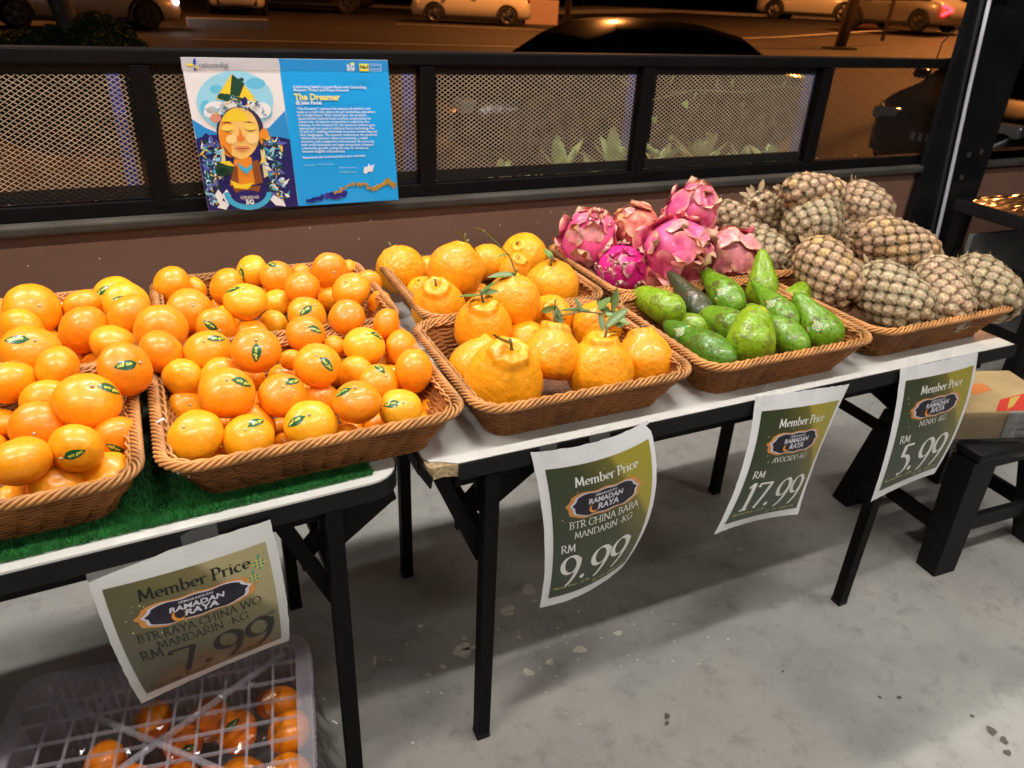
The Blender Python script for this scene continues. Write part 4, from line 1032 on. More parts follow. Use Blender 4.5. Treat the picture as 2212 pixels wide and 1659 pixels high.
# ------------------------------------------------------------------ mandarins
MAND = [[-0.2839,1.6708,0.8454,0.0544,0.645,0.506,-0.092,0.565,1],[-0.2969,1.5868,0.8364,0.0456,0.685,0.388,-0.579,0.213,0],[-0.2583,1.4065,0.8666,0.0496,0.006,0.201,-0.29,0.936,2],[-0.2795,1.3093,0.8582,0.0399,0.974,-0.173,-0.136,0.052,2],[-0.3644,1.7616,0.8104,0.0376,0.246,-0.206,0.4,-0.859,0],[-0.3517,1.5898,0.8049,0.0283,0.396,-0.688,-0.396,0.463,0],[-0.1944,1.693,0.8297,0.042,0.721,-0.382,-0.421,-0.396,0],[-0.2347,1.776,0.8027,0.0356,0.431,-0.846,0.134,0.282,0],[-0.1353,1.751,0.8284,0.0465,0.176,0.053,0.247,-0.952,2],[-0.1105,1.6537,0.8414,0.0495,0.069,-0.301,0.458,-0.834,2],[-0.1016,1.5392,0.8584,0.0457,0.153,0.622,-0.51,0.575,0],[-0.1842,1.5341,0.8444,0.0487,0.861,-0.338,-0.313,0.214,0],[-0.1344,1.4749,0.8301,0.0441,0.284,0.662,-0.683,-0.12,0],[-0.1049,1.2391,0.8868,0.0457,0.25,-0.316,0.408,-0.82,2],[-0.2149,1.5378,0.7823,0.0319,0.68,-0.641,-0.256,-0.249,0],[-0.2117,1.3209,0.8654,0.0395,0.495,0.4,0.732,0.243,0],[-0.1811,1.5001,0.7807,0.0268,0.523,-0.428,0.729,-0.108,0],[-0.162,1.1865,0.8646,0.0489,0.963,0.206,0.166,0.052,2],[-0.2296,1.2668,0.8326,0.0411,0.394,-0.332,0.522,0.679,0],[-0.1197,1.2987,0.7844,0.0256,0.155,0.879,-0.378,-0.246,0],[-0.2338,1.1817,0.8333,0.0425,0.34,0.208,-0.557,0.729,1],[-0.2996,1.2764,0.8013,0.0317,0.302,0.195,-0.914,0.188,0],[-0.1736,1.0587,0.8576,0.0376,0.723,0.606,-0.319,-0.091,2],[-0.1302,1.1422,0.8162,0.0367,0.045,0.411,-0.713,0.566,2],[-0.2394,1.0444,0.8598,0.0391,0.16,0.263,0.938,-0.16,0],[-0.2092,1.0533,0.804,0.038,0.425,-0.007,0.32,-0.847,0],[-0.146,1.0669,0.7981,0.0397,0.591,0.013,-0.127,0.796,0],[-0.2766,1.0813,0.7742,0.0258,0.65,0.196,-0.633,-0.372,0],[-0.2118,1.1346,0.7745,0.0262,0.425,-0.647,0.631,0.05,0],[-0.266,1.642,0.7819,0.0299,0.225,0.185,-0.893,-0.343,0],[-0.3164,1.2325,0.7883,0.0257,0.136,0.764,-0.54,-0.326,0],[-0.0187,1.7441,0.8442,0.0429,0.577,0.499,-0.162,-0.625,0],[0.0269,1.7769,0.815,0.0311,0.774,-0.366,0.503,-0.12,0],[0.0936,1.73,0.8325,0.0438,0.027,0.482,0.014,-0.876,0],[0.1562,1.7745,0.8461,0.0404,0.446,0.42,-0.041,-0.789,2],[0.2073,1.7288,0.8414,0.04,0.472,0.181,-0.264,0.821,2],[0.0071,1.5624,0.8488,0.046,0.808,0.359,0.293,-0.364,1],[0.0753,1.7388,0.7748,0.0284,0.874,0.077,0.45,0.168,0],[0.1141,1.5131,0.8736,0.0441,0.168,0.009,-0.15,0.974,2],[0.1947,1.6715,0.8018,0.0337,0.113,-0.442,0.887,0.061,0],[0.2488,1.6357,0.844,0.0405,0.351,0.123,0.261,-0.891,0],[0.3261,1.7015,0.853,0.0443,0.337,0.334,-0.516,0.713,1],[0.2737,1.7781,0.8279,0.0238,0.196,-0.754,0.505,0.371,0],[0.3869,1.7763,0.8249,0.0264,0.433,0.622,0.408,0.509,0],[0.3149,1.6785,0.7936,0.0309,0.818,-0.257,-0.51,-0.072,0],[0.3438,1.5668,0.8519,0.0436,0.956,0.185,-0.226,-0.016,0],[-0.0463,1.7753,0.7746,0.0206,0.708,-0.026,0.437,0.554,0],[-0.0481,1.4344,0.8665,0.0482,0.526,-0.761,0.331,0.188,0],[0.0018,1.5742,0.7764,0.0223,0.597,0.206,-0.763,0.141,0],[0.0498,1.4757,0.841,0.0397,0.199,0.289,-0.593,0.725,2],[0.1665,1.5315,0.8064,0.033,0.074,-0.51,-0.425,-0.744,0],[0.23,1.4824,0.8399,0.0417,0.326,-0.09,0.305,-0.89,2],[0.2022,1.3434,0.8601,0.0374,0.925,0.334,0.015,-0.181,2],[0.1095,1.4787,0.8122,0.0382,0.826,0.197,-0.01,-0.528,0],[0.294,1.3933,0.8614,0.0377,0.322,0.349,0.322,-0.819,1],[-0.0509,1.3295,0.8669,0.041,0.724,0.134,0.573,0.36,0],[0.0244,1.3121,0.8655,0.0408,0.958,0.265,-0.082,0.068,2],[0.1003,1.2404,0.8879,0.0431,0.627,0.172,0.219,-0.727,2],[0.176,1.4889,0.7683,0.0189,0.35,0.009,0.393,0.851,0],[0.1626,1.2852,0.838,0.0211,0.272,-0.233,-0.493,-0.793,0],[0.1962,1.1997,0.8617,0.0415,0.853,0.273,0.093,-0.435,2],[0.2519,1.3097,0.8417,0.0234,0.61,-0.283,0.285,-0.683,0],[-0.0225,1.2735,0.8378,0.0361,0.193,-0.551,-0.419,-0.695,0],[0.0396,1.2551,0.8343,0.0392,0.727,-0.617,-0.271,-0.131,0],[0.0389,1.1294,0.8726,0.0435,0.965,0.244,0.054,-0.082,2],[-0.0255,1.2494,0.7952,0.0311,0.794,0.365,0.338,-0.349,1],[0.1235,1.1296,0.8501,0.039,0.932,0.28,-0.066,0.221,2],[0.0929,1.2995,0.8026,0.0241,0.809,-0.339,-0.396,-0.272,0],[0.1951,1.1815,0.8027,0.0304,0.175,0.156,0.513,-0.825,1],[0.1543,1.0578,0.8284,0.0428,0.049,0.074,0.253,-0.963,2],[-0.0165,1.0714,0.8362,0.0435,0.321,-0.147,-0.268,0.896,1],[0.0712,1.1263,0.8089,0.0389,0.374,-0.548,-0.082,-0.744,0],[0.0572,1.0541,0.8269,0.0389,0.93,0.259,-0.129,0.227,2],[0.0089,1.0939,0.7745,0.0261,0.001,-0.244,-0.519,-0.819,0],[0.114,1.1016,0.7707,0.0217,0.33,-0.264,-0.647,0.635,0],[0.1184,1.1619,0.7702,0.0212,0.305,0.748,0.589,-0.025,0],[0.034,1.217,0.7667,0.0171,0.358,-0.091,0.349,0.861,0],[0.2082,1.0527,0.7945,0.0255,0.694,0.251,0.2,-0.644,0],[0.2684,1.3048,0.7868,0.0223,0.066,-0.594,-0.347,-0.723,0],[0.2997,1.2798,0.8472,0.0411,0.981,0.174,0.075,-0.035,2],[0.376,1.2865,0.8268,0.0376,0.77,0.235,0.541,-0.243,0],[0.3598,1.3368,0.8599,0.0348,0.496,0.303,-0.576,-0.575,0],[0.2703,1.2307,0.817,0.0348,0.092,-0.457,-0.549,-0.693,0],[0.2926,1.151,0.8316,0.0369,0.502,0.299,-0.182,0.791,2],[0.3587,1.155,0.8438,0.0419,0.253,-0.49,0.516,-0.656,0],[0.2316,1.0603,0.8539,0.0399,0.047,-0.044,-0.088,0.994,2],[0.3022,1.0526,0.8301,0.0372,0.068,0.03,-0.33,0.941,2],[0.3815,1.1194,0.7782,0.0245,0.978,0.109,-0.172,-0.036,0],[0.2246,1.0863,0.773,0.0264,0.009,-0.829,-0.089,-0.552,0],[0.2712,1.104,0.7741,0.0256,0.113,-0.546,0.023,0.83,0],[0.3616,1.2036,0.7707,0.0217,0.244,0.89,0.334,0.192,0],[0.4106,1.5736,0.8098,0.0309,0.677,0.372,0.611,-0.176,0],[0.4048,1.6563,0.8287,0.0348,0.294,-0.111,0.62,0.719,0],[0.2214,1.2763,0.8306,0.0213,0.552,0.115,-0.536,0.628,0],[-0.4939,1.0662,0.784,0.035,0.659,-0.551,-0.406,0.313,0],[-0.4997,1.1407,0.784,0.035,0.452,-0.615,-0.548,-0.343,0],[-0.5089,1.2277,0.784,0.035,0.037,0.815,0.32,-0.481,0],[-0.5018,1.3059,0.784,0.035,0.084,-0.87,0.139,0.466,0],[-0.424,1.07,0.784,0.035,0.165,-0.818,-0.355,0.421,0],[-0.412,1.1397,0.784,0.035,0.674,-0.538,0.325,-0.389,0],[-0.4163,1.2395,0.784,0.035,0.062,-0.65,-0.264,0.71,0],[-0.407,1.3219,0.784,0.035,0.112,-0.128,-0.522,-0.836,0],[-0.3322,1.0599,0.784,0.035,0.092,0.843,-0.196,-0.492,0],[-0.3265,1.1362,0.784,0.035,0.466,-0.252,0.048,0.846,0],[-0.3224,1.3063,0.784,0.035,0.014,0.558,0.342,-0.756,0],[-0.2414,1.0674,0.784,0.035,0.712,0.223,-0.554,0.37,0],[-0.2505,1.1529,0.784,0.035,0.279,-0.07,0.705,0.648,0],[-0.2376,1.2204,0.784,0.035,0.368,0.736,-0.274,-0.499,0],[-0.2409,1.305,0.784,0.035,0.131,-0.759,0.308,-0.559,0],[-0.1659,1.1415,0.784,0.035,0.07,0.314,0.061,0.945,0],[-0.1539,1.2263,0.784,0.035,0.783,0.419,0.074,0.454,0],[-0.167,1.319,0.784,0.035,0.225,-0.09,0.965,-0.101,0],[-0.011,1.066,0.784,0.035,0.013,-0.156,-0.963,0.22,0],[-0.0153,1.1414,0.784,0.035,0.11,-0.68,0.132,0.713,0],[-0.0099,1.3097,0.784,0.035,0.006,0.799,-0.58,-0.161,0],[0.0653,1.0687,0.784,0.035,0.414,-0.666,-0.612,0.108,0],[0.0724,1.239,0.784,0.035,0.724,-0.339,0.284,0.529,0],[0.073,1.3237,0.784,0.035,0.09,-0.019,0.948,-0.305,0],[0.1648,1.1485,0.784,0.035,0.764,0.271,-0.379,0.447,0],[0.1637,1.2293,0.784,0.035,0.387,-0.074,-0.134,0.909,0],[0.1544,1.3178,0.784,0.035,0.673,-0.363,-0.002,-0.645,0],[0.2477,1.1425,0.784,0.035,0.354,0.237,-0.107,0.899,0],[0.2428,1.321,0.784,0.035,0.126,-0.288,0.222,-0.923,0],[0.3276,1.0643,0.784,0.035,0.227,0.861,-0.449,-0.077,0],[0.3323,1.1538,0.784,0.035,0.74,0.189,-0.027,0.645,0],[0.3398,1.2345,0.784,0.035,0.557,-0.27,-0.61,0.494,0],[0.3362,1.3081,0.784,0.035,0.386,0.505,0.435,-0.638,0],[-0.4757,1.467,0.784,0.035,0.017,0.124,0.989,0.077,0],[-0.482,1.5461,0.784,0.035,0.764,0.341,0.036,-0.547,0],[-0.4804,1.6392,0.784,0.035,0.135,0.436,0.671,0.584,0],[-0.4837,1.713,0.784,0.035,0.051,-0.189,-0.521,0.831,0],[-0.405,1.4584,0.784,0.035,0.533,0.593,0.402,-0.451,0],[-0.3924,1.5537,0.784,0.035,0.073,-0.158,0.799,-0.575,0],[-0.3865,1.6265,0.784,0.035,0.979,-0.141,0.146,0.019,0],[-0.3852,1.7088,0.784,0.035,0.119,0.87,-0.243,0.413,0],[-0.3035,1.4531,0.784,0.035,0.697,0.681,-0.108,0.198,0],[-0.3119,1.5365,0.784,0.035,0.475,-0.168,-0.06,0.862,0],[-0.3028,1.6366,0.784,0.035,0.65,0.08,0.012,-0.756,0],[-0.3172,1.7155,0.784,0.035,0.569,0.733,0.373,0.01,0],[-0.2298,1.4598,0.784,0.035,0.769,-0.307,-0.546,0.129,0],[-0.2177,1.6256,0.784,0.035,0.57,0.498,0.355,0.549,0],[-0.2261,1.7061,0.784,0.035,0.988,-0.075,0.125,-0.054,0],[-0.1499,1.4539,0.784,0.035,0.255,-0.689,-0.661,-0.154,0],[-0.1432,1.5536,0.784,0.035,0.874,-0.334,0.179,0.304,0],[-0.1322,1.6296,0.784,0.035,0.712,-0.324,-0.347,0.517,0],[-0.1409,1.7183,0.784,0.035,0.845,-0.444,-0.21,0.21,0],[0.0072,1.4767,0.784,0.035,0.137,-0.848,0.012,0.512,0],[0.0019,1.6547,0.784,0.035,0.165,-0.612,0.442,-0.635,0],[0.0,1.7388,0.784,0.035,0.713,-0.669,-0.122,-0.168,0],[0.0758,1.558,0.784,0.035,0.585,-0.326,-0.483,0.565,0],[0.0793,1.6441,0.784,0.035,0.376,-0.541,0.431,-0.617,0],[0.167,1.5623,0.784,0.035,0.594,0.647,-0.262,0.401,0],[0.1757,1.7438,0.784,0.035,0.799,-0.359,-0.308,0.371,0],[0.2525,1.4841,0.784,0.035,0.703,0.62,0.347,-0.026,0],[0.2518,1.5715,0.784,0.035,0.546,-0.575,0.338,0.507,0],[0.2496,1.6574,0.784,0.035,0.355,0.416,0.641,-0.539,0],[0.2551,1.7395,0.784,0.035,0.822,-0.142,-0.255,-0.489,0],[0.3407,1.4763,0.784,0.035,0.268,-0.846,-0.457,-0.053,0],[0.3399,1.556,0.784,0.035,0.578,0.055,0.313,0.751,0],[0.3395,1.7417,0.784,0.035,0.611,-0.157,0.093,-0.77,0]]
BABA = [[0.5198,1.7664,0.8142,0.0584,0.964,-0.201,-0.176,0.017,1],[0.5954,1.7767,0.805,0.0319,0.951,-0.303,-0.05,0.031,0],[0.603,1.5874,0.8653,0.062,0.07,-0.174,-0.081,-0.979,1],[0.755,1.7505,0.8152,0.0455,0.86,-0.265,-0.046,0.433,1],[0.8554,1.7337,0.8254,0.0592,0.656,0.364,-0.03,-0.66,1],[0.8022,1.6728,0.8123,0.0403,0.904,0.223,-0.081,0.356,1],[0.8173,1.4946,0.8327,0.0589,0.992,0.083,-0.084,0.032,1],[0.5444,1.6581,0.7866,0.0403,0.852,0.19,-0.066,-0.483,1],[0.5222,1.4863,0.819,0.057,0.396,0.159,0.121,-0.896,1],[0.6408,1.3438,0.8718,0.0556,0.576,-0.098,-0.167,-0.794,1],[0.6487,1.5724,0.7887,0.0357,0.987,0.129,0.058,0.078,1],[0.5515,1.2944,0.8444,0.0552,0.425,0.105,0.101,-0.893,1],[0.5023,1.2019,0.8032,0.0525,0.668,0.199,0.283,0.659,1],[0.6475,1.2845,0.8011,0.0431,0.916,0.369,0.054,0.144,1],[0.7449,1.3629,0.8125,0.0494,0.816,0.324,-0.26,0.401,1],[0.628,1.1175,0.8394,0.0528,0.947,-0.12,0.166,0.246,1],[0.5127,1.0862,0.8198,0.0684,0.732,0.153,0.102,-0.656,1],[0.711,1.0737,0.8125,0.0599,0.698,-0.028,0.03,0.715,1],[0.8289,1.095,0.806,0.0523,0.712,-0.17,0.171,0.659,1],[0.8274,1.2867,0.8092,0.054,0.923,0.288,0.03,-0.253,1],[0.7938,1.2195,0.7951,0.0381,0.698,0.024,-0.365,0.616,1]]
NA = 31
def fruit_r(th, ph, seed, lump):
    n = noise.noise(Vector((math.sin(th) * math.cos(ph) * 1.3 + seed * 7.3, math.sin(th) * math.sin(ph) * 1.3, math.cos(th) * 1.3)))
    r = 1 + lump * n
    st = math.exp(-(th / .16) ** 2) * .055 + math.exp(-((PI - th) / .14) ** 2) * .035
    return r - st
def mandarin_mesh(seed, flat=.86, lump=.035, nu=36, nv=24):
    V = []; F = []
    for j in range(nv + 1):
        th = PI * j / nv
        for i in range(nu):
            ph = 2 * PI * i / nu; r = fruit_r(th, ph, seed, lump)
            V.append((r * math.sin(th) * math.cos(ph), r * math.sin(th) * math.sin(ph), r * math.cos(th) * flat))
    for j in range(nv):
        for i in range(nu): F.append((j * nu + i, j * nu + (i + 1) % nu, (j + 1) * nu + (i + 1) % nu, (j + 1) * nu + i))
    return npmesh('mandarin', V, F[::-1] and [f[::-1] for f in F], M['peel'])
def on_fruit(x, y, seed, flat, lump, d):
    # x = arc from the stem toward azimuth 0, y = sideways
    rho = math.hypot(x, y); th = rho; ph = math.atan2(y, x); r = fruit_r(th, ph, seed, lump) + d
    return (r * math.sin(th) * math.cos(ph), r * math.sin(th) * math.sin(ph), r * math.cos(th) * flat)
FL = [(1, .82, .04), (2, .77, .05), (3, .80, .06), (4, .86, .05)]
MM = [mandarin_mesh(s, f, l) for s, f, l in FL]
def sticker_meshes(seed, flat, lump, text):
    V = []; F = []; n = 12; x0, x1 = .15, 1.0
    for i in range(n + 1):
        t = i / n; x = x0 + (x1 - x0) * t; w = .19 * math.sin(PI * t ** .85) ** .75 if 0 < t < 1 else .004
        if t < .12: w = .03 + w * .4
        c = .02 * math.sin(t * 5)
        for k in (-1, -.5, 0, .5, 1): V.append(on_fruit(x, c + w * k, seed, flat, lump, .010))
    for i in range(n):
        for k in range(4): a = i * 5 + k; F.append((a, a + 5, a + 6, a + 1))
    me = npmesh('sticker', V, F, M['sticker'])
    tv, tf, tw = sans(text, 1, .02, .35); k = .56 / tw
    lt = npmesh('lettering', [on_fruit(.31 + x * k, -.055 + y * k * 1.05, seed, flat, lump, .016) for x, y in tv], tf, M['sticker_ink'])
    return me, lt
SM = [sticker_meshes(s, f, l, 'wo gan') for s, f, l in FL]
sv, sfc = lathe([(.055, -.02), (.06, .03), (.045, .06), (.02, .065)], 8)
stem_me = npmesh('stem', [(x, y, z) for x, y, z in sv], sfc, M['stem_pale'])
cv = []; cf = []
for i in range(10):
    a = 2 * PI * i / 10; r = .10 if i % 2 else .055; cv.append((r * math.cos(a), r * math.sin(a), .012))
cv.append((0, 0, .03)); cf = [(i, (i + 1) % 10, 10) for i in range(10)]
calyx_me = npmesh('calyx', cv, cf, M['stem_green'])
ORD = ['', 'second ', 'third ', 'fourth ', 'fifth ', 'sixth ', 'seventh ', 'eighth ', 'ninth ', 'tenth ']
CAMP = Vector((0, 0, 1.46))
def scr(p):
    d = Vector(p) - CAMP; return (d.dot(r2) / d.dot(fw), -d.dot(u2) / d.dot(fw))
def placename(items, rowsize, names=('front', 'second', 'third', 'fourth', 'fifth', 'sixth', 'seventh', 'eighth', 'ninth', 'tenth', 'eleventh', 'twelfth', 'thirteenth', 'fourteenth')):
    # items: list of (key, position); returns key -> text for its row and place in the row
    items = sorted(items, key=lambda q: q[1][1]); out = {}
    nrow = max(1, round(len(items) / rowsize)); cuts = [items[int(i * len(items) / nrow):int((i + 1) * len(items) / nrow)] for i in range(nrow)]
    for i, row in enumerate(cuts):
        row = sorted(row, key=lambda q: scr(q[1])[0])
        for k, (key, _) in enumerate(row):
            out[key] = '%sfrom left, %s row' % (ORD[k] if k else 'first ', 'back' if i == nrow - 1 and nrow > 1 else names[i])
    return out
YELLOW = {31 + 7, 31 + 8, 31 + 19, 79 + 0, 79 + 7, 31 + 38, 31 + 3, 79 + 11, 8, 9}
DEEP = {11, 13, 23, 31 + 24, 31 + 9, 31 + 26, 31 + 35, 79 + 6, 79 + 2, 31 + 23, 31 + 21, 31 + 10, 20, 19}
heap = {}
for i, q in enumerate(MAND):
    k = ('left' if (i < NA or (i > 93 and q[0] < -.1)) else 'middle') + (' front' if q[1] < 1.39 else ' back'); heap.setdefault(k, []).append((i, q[:3]))
where = {}
for k, L in heap.items():
    for key, txt in placename(L, 4.5).items(): where[key] = txt + ', %s mandarin basket' % k
rr = random.Random(21)
for i, q in enumerate(MAND):
    x, y, z, r, qw, qx, qy, qz, st = q
    v = i % 4
    kind = 'yellow orange' if i in YELLOW else 'deep orange' if i in DEEP else 'orange'
    o = link('mandarin', MM[v]); o.location = (x, y, z); o.rotation_mode = 'QUATERNION'; o.rotation_quaternion = (qw, qx, qy, qz)
    o.scale = (r, r * rr.uniform(.97, 1.02), r * rr.uniform(.96, 1.02))
    g = {'yellow orange': (.98, .42, .010), 'deep orange': (.96, .268, .005), 'orange': (.97, .325 + rr.uniform(-.03, .045), .006)}[kind]
    o.color = (*g, 1)
    tag(o, '%s %smandarin, %s' % (kind, 'stickered ' if st == 2 else '', where[i]), 'mandarin', 'mandarins heaped in the wicker baskets')
    if st == 2:
        s = link('sticker', SM[v][0], o); link('lettering', SM[v][1], s)
    if st >= 1 or rr.random() < .35:
        s = link('calyx', calyx_me, o, (0, 0, FL[v][1] * .945 - .01))
        if st >= 1: link('stem', stem_me, s, (0, 0, .02))

# ------------------------------------------------------------------ big stalked mandarins with necks
def baba_mesh(seed, neck, nu=72, nv=56):
    rr = random.Random(seed)
    prof = [(0, -.80), (.30, -.82), (.62, -.74), (.88, -.46), (1.0, -.08), (.96, .22), (.84, .48), (.68, .68), (.54, .82), (.48, .93), (.42, 1.00), (.26, 1.03), (.12, .96), (0, .94)]
    if neck < .5: prof = [(0, -.84), (.34, -.85), (.66, -.72), (.90, -.42), (1.0, 0), (.94, .34), (.76, .62), (.54, .79), (.36, .88), (.28, .93), (.22, .95), (.14, .94), (.07, .90), (0, .88)]
    if neck > 1.2: prof = [(0, -.74), (.32, -.76), (.68, -.68), (.94, -.44), (1.0, -.12), (.95, .18), (.82, .42), (.66, .60), (.55, .73), (.52, .84), (.46, .94), (.28, .98), (.12, .91), (0, .88)]
    # smooth profile by Catmull-Rom
    def cr(t):
        n = len(prof) - 1; f = t * n; i = min(int(f), n - 1); u = f - i
        p = [prof[max(0, min(n, i + k))] for k in (-1, 0, 1, 2)]
        return tuple(.5 * (2 * p[1][c] + (p[2][c] - p[0][c]) * u + (2 * p[0][c] - 5 * p[1][c] + 4 * p[2][c] - p[3][c]) * u * u + (-p[0][c] + 3 * p[1][c] - 3 * p[2][c] + p[3][c]) * u ** 3) for c in (0, 1))
    V = []; F = []; nl = rr.choice((7, 8, 9)); p0 = rr.uniform(0, 6)
    for j in range(nv + 1):
        t = j / nv; rad, z = cr(t); rad = max(rad, .001)
        for i in range(nu):
            ph = 2 * PI * i / nu
            k = max(0, (t - .52) / .48)
            lob = 1 + .085 * k * math.cos(nl * ph + p0 + 2 * k) * (1 if rad > .05 else 0) + .03 * k * math.cos(3 * ph)
            p = Vector((rad * lob * math.cos(ph), rad * lob * math.sin(ph), z))
            n1 = noise.noise(p * 1.4 + Vector((seed * 3.1, 0, 0))); n2 = noise.noise(p * 5 + Vector((0, seed, 0))); n3 = noise.noise(p * 11 + Vector((0, 0, seed)))
            d = .05 * n1 + (.006 + .035 * k) * n2 + (.003 + .012 * k) * n3
            p = p * (1 + d); p.x += .10 * k * k * math.cos(p0); p.y += .10 * k * k * math.sin(p0)
            V.append(p)
    for j in range(nv):
        for i in range(nu): F.append((j * nu + i, j * nu + (i + 1) % nu, (j + 1) * nu + (i + 1) % nu, (j + 1) * nu + i))
    return npmesh('stalked_mandarin', V, F, M['rough_peel']), V[nv * nu + 0]
BBM = [baba_mesh(1, .2), baba_mesh(2, .2), baba_mesh(3, 1), baba_mesh(4, 1), baba_mesh(5, 1.5)]
NECK = [1, 0, 0, 1, 0, 3, 0, 0, 2, 1, 2,   2, 3, 0, 4, 4, 3, 2, 2, 1, 2]
TWIG = {0: .35, 2: .3, 4: .2, 5: .3, 6: .6, 8: .45, 9: .2, 11: .5, 13: .4, 15: .55, 16: .42, 17: .5, 18: .25, 19: .5, 7: .2, 14: .3}
LEAVES = {2: 4, 11: 3, 16: 1, 17: 2, 19: 6, 9: 2, 6: 2, 14: 3, 10: 2}
fl = [leaf_mesh('leaf', 1.0, .42, c, M['leaf_fruit'], 8, .3) for c in (.3, .8, 1.2)]
where = placename([(i, q[:3]) for i, q in enumerate(BABA)], 4.2)
rr = random.Random(3)
for i, q in enumerate(BABA):
    x, y, z, r, qw, qx, qy, qz, st = q
    me, top = BBM[NECK[i]]
    if y < 1.2: y += .012; z += .006
    o = link('stalked_mandarin', me); o.location = (x, y, z); o.rotation_mode = 'QUATERNION'; o.rotation_quaternion = (qw, qx, qy, qz); r *= 1.09; o.scale = (r, r, r * (1.10 if NECK[i] > 1 else 1.04))
    if i in (9,): o.rotation_quaternion = Quaternion((1, 0, 0), .3) @ Quaternion((qw, qx, qy, qz))
    o.color = (.98, .375 + rr.uniform(-.03, .03), .006, 1)
    neck = ('round', 'round', 'short necked', 'ridged neck', 'tall knobbly')[NECK[i]]
    tag(o, '%s stalked mandarin%s, %s of the two baskets' % (neck, ' with leaves' if i in LEAVES else '', where[i]), 'mandarin', 'large stalked mandarins in two baskets')
    tz = Vector(top)
    if i in TWIG:
        h = TWIG[i] * .75; b = Vector((rr.uniform(-.4, .4), rr.uniform(-.4, .4), 1)) * h
        m = MB().tube([tz - Vector((0, 0, .05)), tz + b * .45, tz + b], [.055, .035, .042], 7)
        if rr.random() < .4: m.tube([tz + b * .4, tz + b * .5 + Vector((.15, .05, .12)), tz + b * .6 + Vector((.22, .1, .25))], [.03, .022, .022], 6)
        s = m.build('stalk', M['twig'], o, True)
        for k in range(LEAVES.get(i, 0)):
            lf = link('leaf', fl[rr.randrange(3)], s, tz + b * rr.uniform(.3, 1)); lf.rotation_euler = (rr.uniform(-.5, .5), rr.uniform(-.3, 1.2), rr.uniform(0, 6.28)); sc = rr.uniform(.6, 1.1); lf.scale = (sc, sc * .8, sc)
    link('calyx', calyx_me, o, tz - Vector((0, 0, .01)))
# loose sprig lying over the stalked mandarins
t = thing('leafy_sprig', 'leafy green sprig lying on the right side of the front stalked mandarins', 'sprig', (.79, 1.235, .865))
MB().tube([(-.09, 0, .01), (-.04, .0, .012), (.01, -.01, .005), (.04, -.02, -.01)], .0018, 6).build('stem', M['twig'], t, True)
for (p, e, s) in (((-.02, 0, .01), (0, .4, 2.8), .075), ((0, 0, .01), (0, .2, .6), .065), ((.01, -.01, .005), (.3, .5, -1.0), .07), ((.02, -.01, 0), (0, .9, -.4), .05), ((-.04, 0, .012), (0, -.3, 1.8), .04), ((.03, -.015, -.005), (0, .7, .3), .045), ((.0, -.005, .005), (0, 1.1, -1.8), .05)):
    o = link('leaf', fl[1], t, p); o.rotation_euler = e; o.scale = (s, s * .7, s)
t = thing('leafy_twig', 'thin green twig with one curled leaf above the biggest back mandarin', 'sprig', (.665, 1.50, .955))
MB().tube([(-.03, .0, .03), (0, 0, .0), (.03, -.01, -.03), (.045, -.02, -.07), (.047, -.02, -.11)], .0018, 6).build('stem', M['twig'], t, True)
for (p, e, s) in (((0, 0, .01), (0.2, -.3, 2.9), .06), ((.04, -.02, -.05), (0, .3, .5), .02), ((.03, -.01, -.03), (0, .1, 3.6), .045), ((.047, -.02, -.1), (0, .9, -2.2), .05)):
    o = link('leaf', fl[0], t, p); o.rotation_euler = e; o.scale = (s, s * .8, s)

M['teal_st'] = mat('sticker_teal', (.06, .42, .30), .35); M['cream_st'] = mat('sticker_cream', (.70, .45, .14), .35)
# ------------------------------------------------------------------ avocados
AVO = [[1.003, 1.39, 0.83, 1.027, 1.273, 0.82, 0.04], [1.102, 1.415, 0.86, 1.109, 1.26, 0.8, 0.034], [1.2, 1.404, 0.87, 1.18, 1.251, 0.82, 0.041], [1.336, 1.366, 0.9, 1.321, 1.313, 0.8, 0.042], [1.02, 1.315, 0.79, 1.089, 1.229, 0.79, 0.03], [1.106, 1.266, 0.81, 1.122, 1.162, 0.81, 0.04], [0.978, 1.228, 0.82, 1.003, 1.019, 0.8, 0.039], [1.113, 1.124, 0.86, 1.061, 1.019, 0.79, 0.053], [1.226, 1.256, 0.88, 1.22, 1.115, 0.83, 0.034], [1.196, 1.22, 0.83, 1.202, 1.022, 0.8, 0.039], [1.338, 1.265, 0.81, 1.451, 1.284, 0.82, 0.036], [1.273, 1.158, 0.87, 1.29, 1.023, 0.8, 0.045]]
def basis(a, b):
    zz = (Vector(b) - Vector(a)).normalized(); xx = zz.cross(Vector((0, 0, 1)))
    if xx.length < .05: xx = Vector((1, 0, 0))
    xx.normalize(); yy = zz.cross(xx); m = Matrix((xx, yy, zz)).transposed(); return m
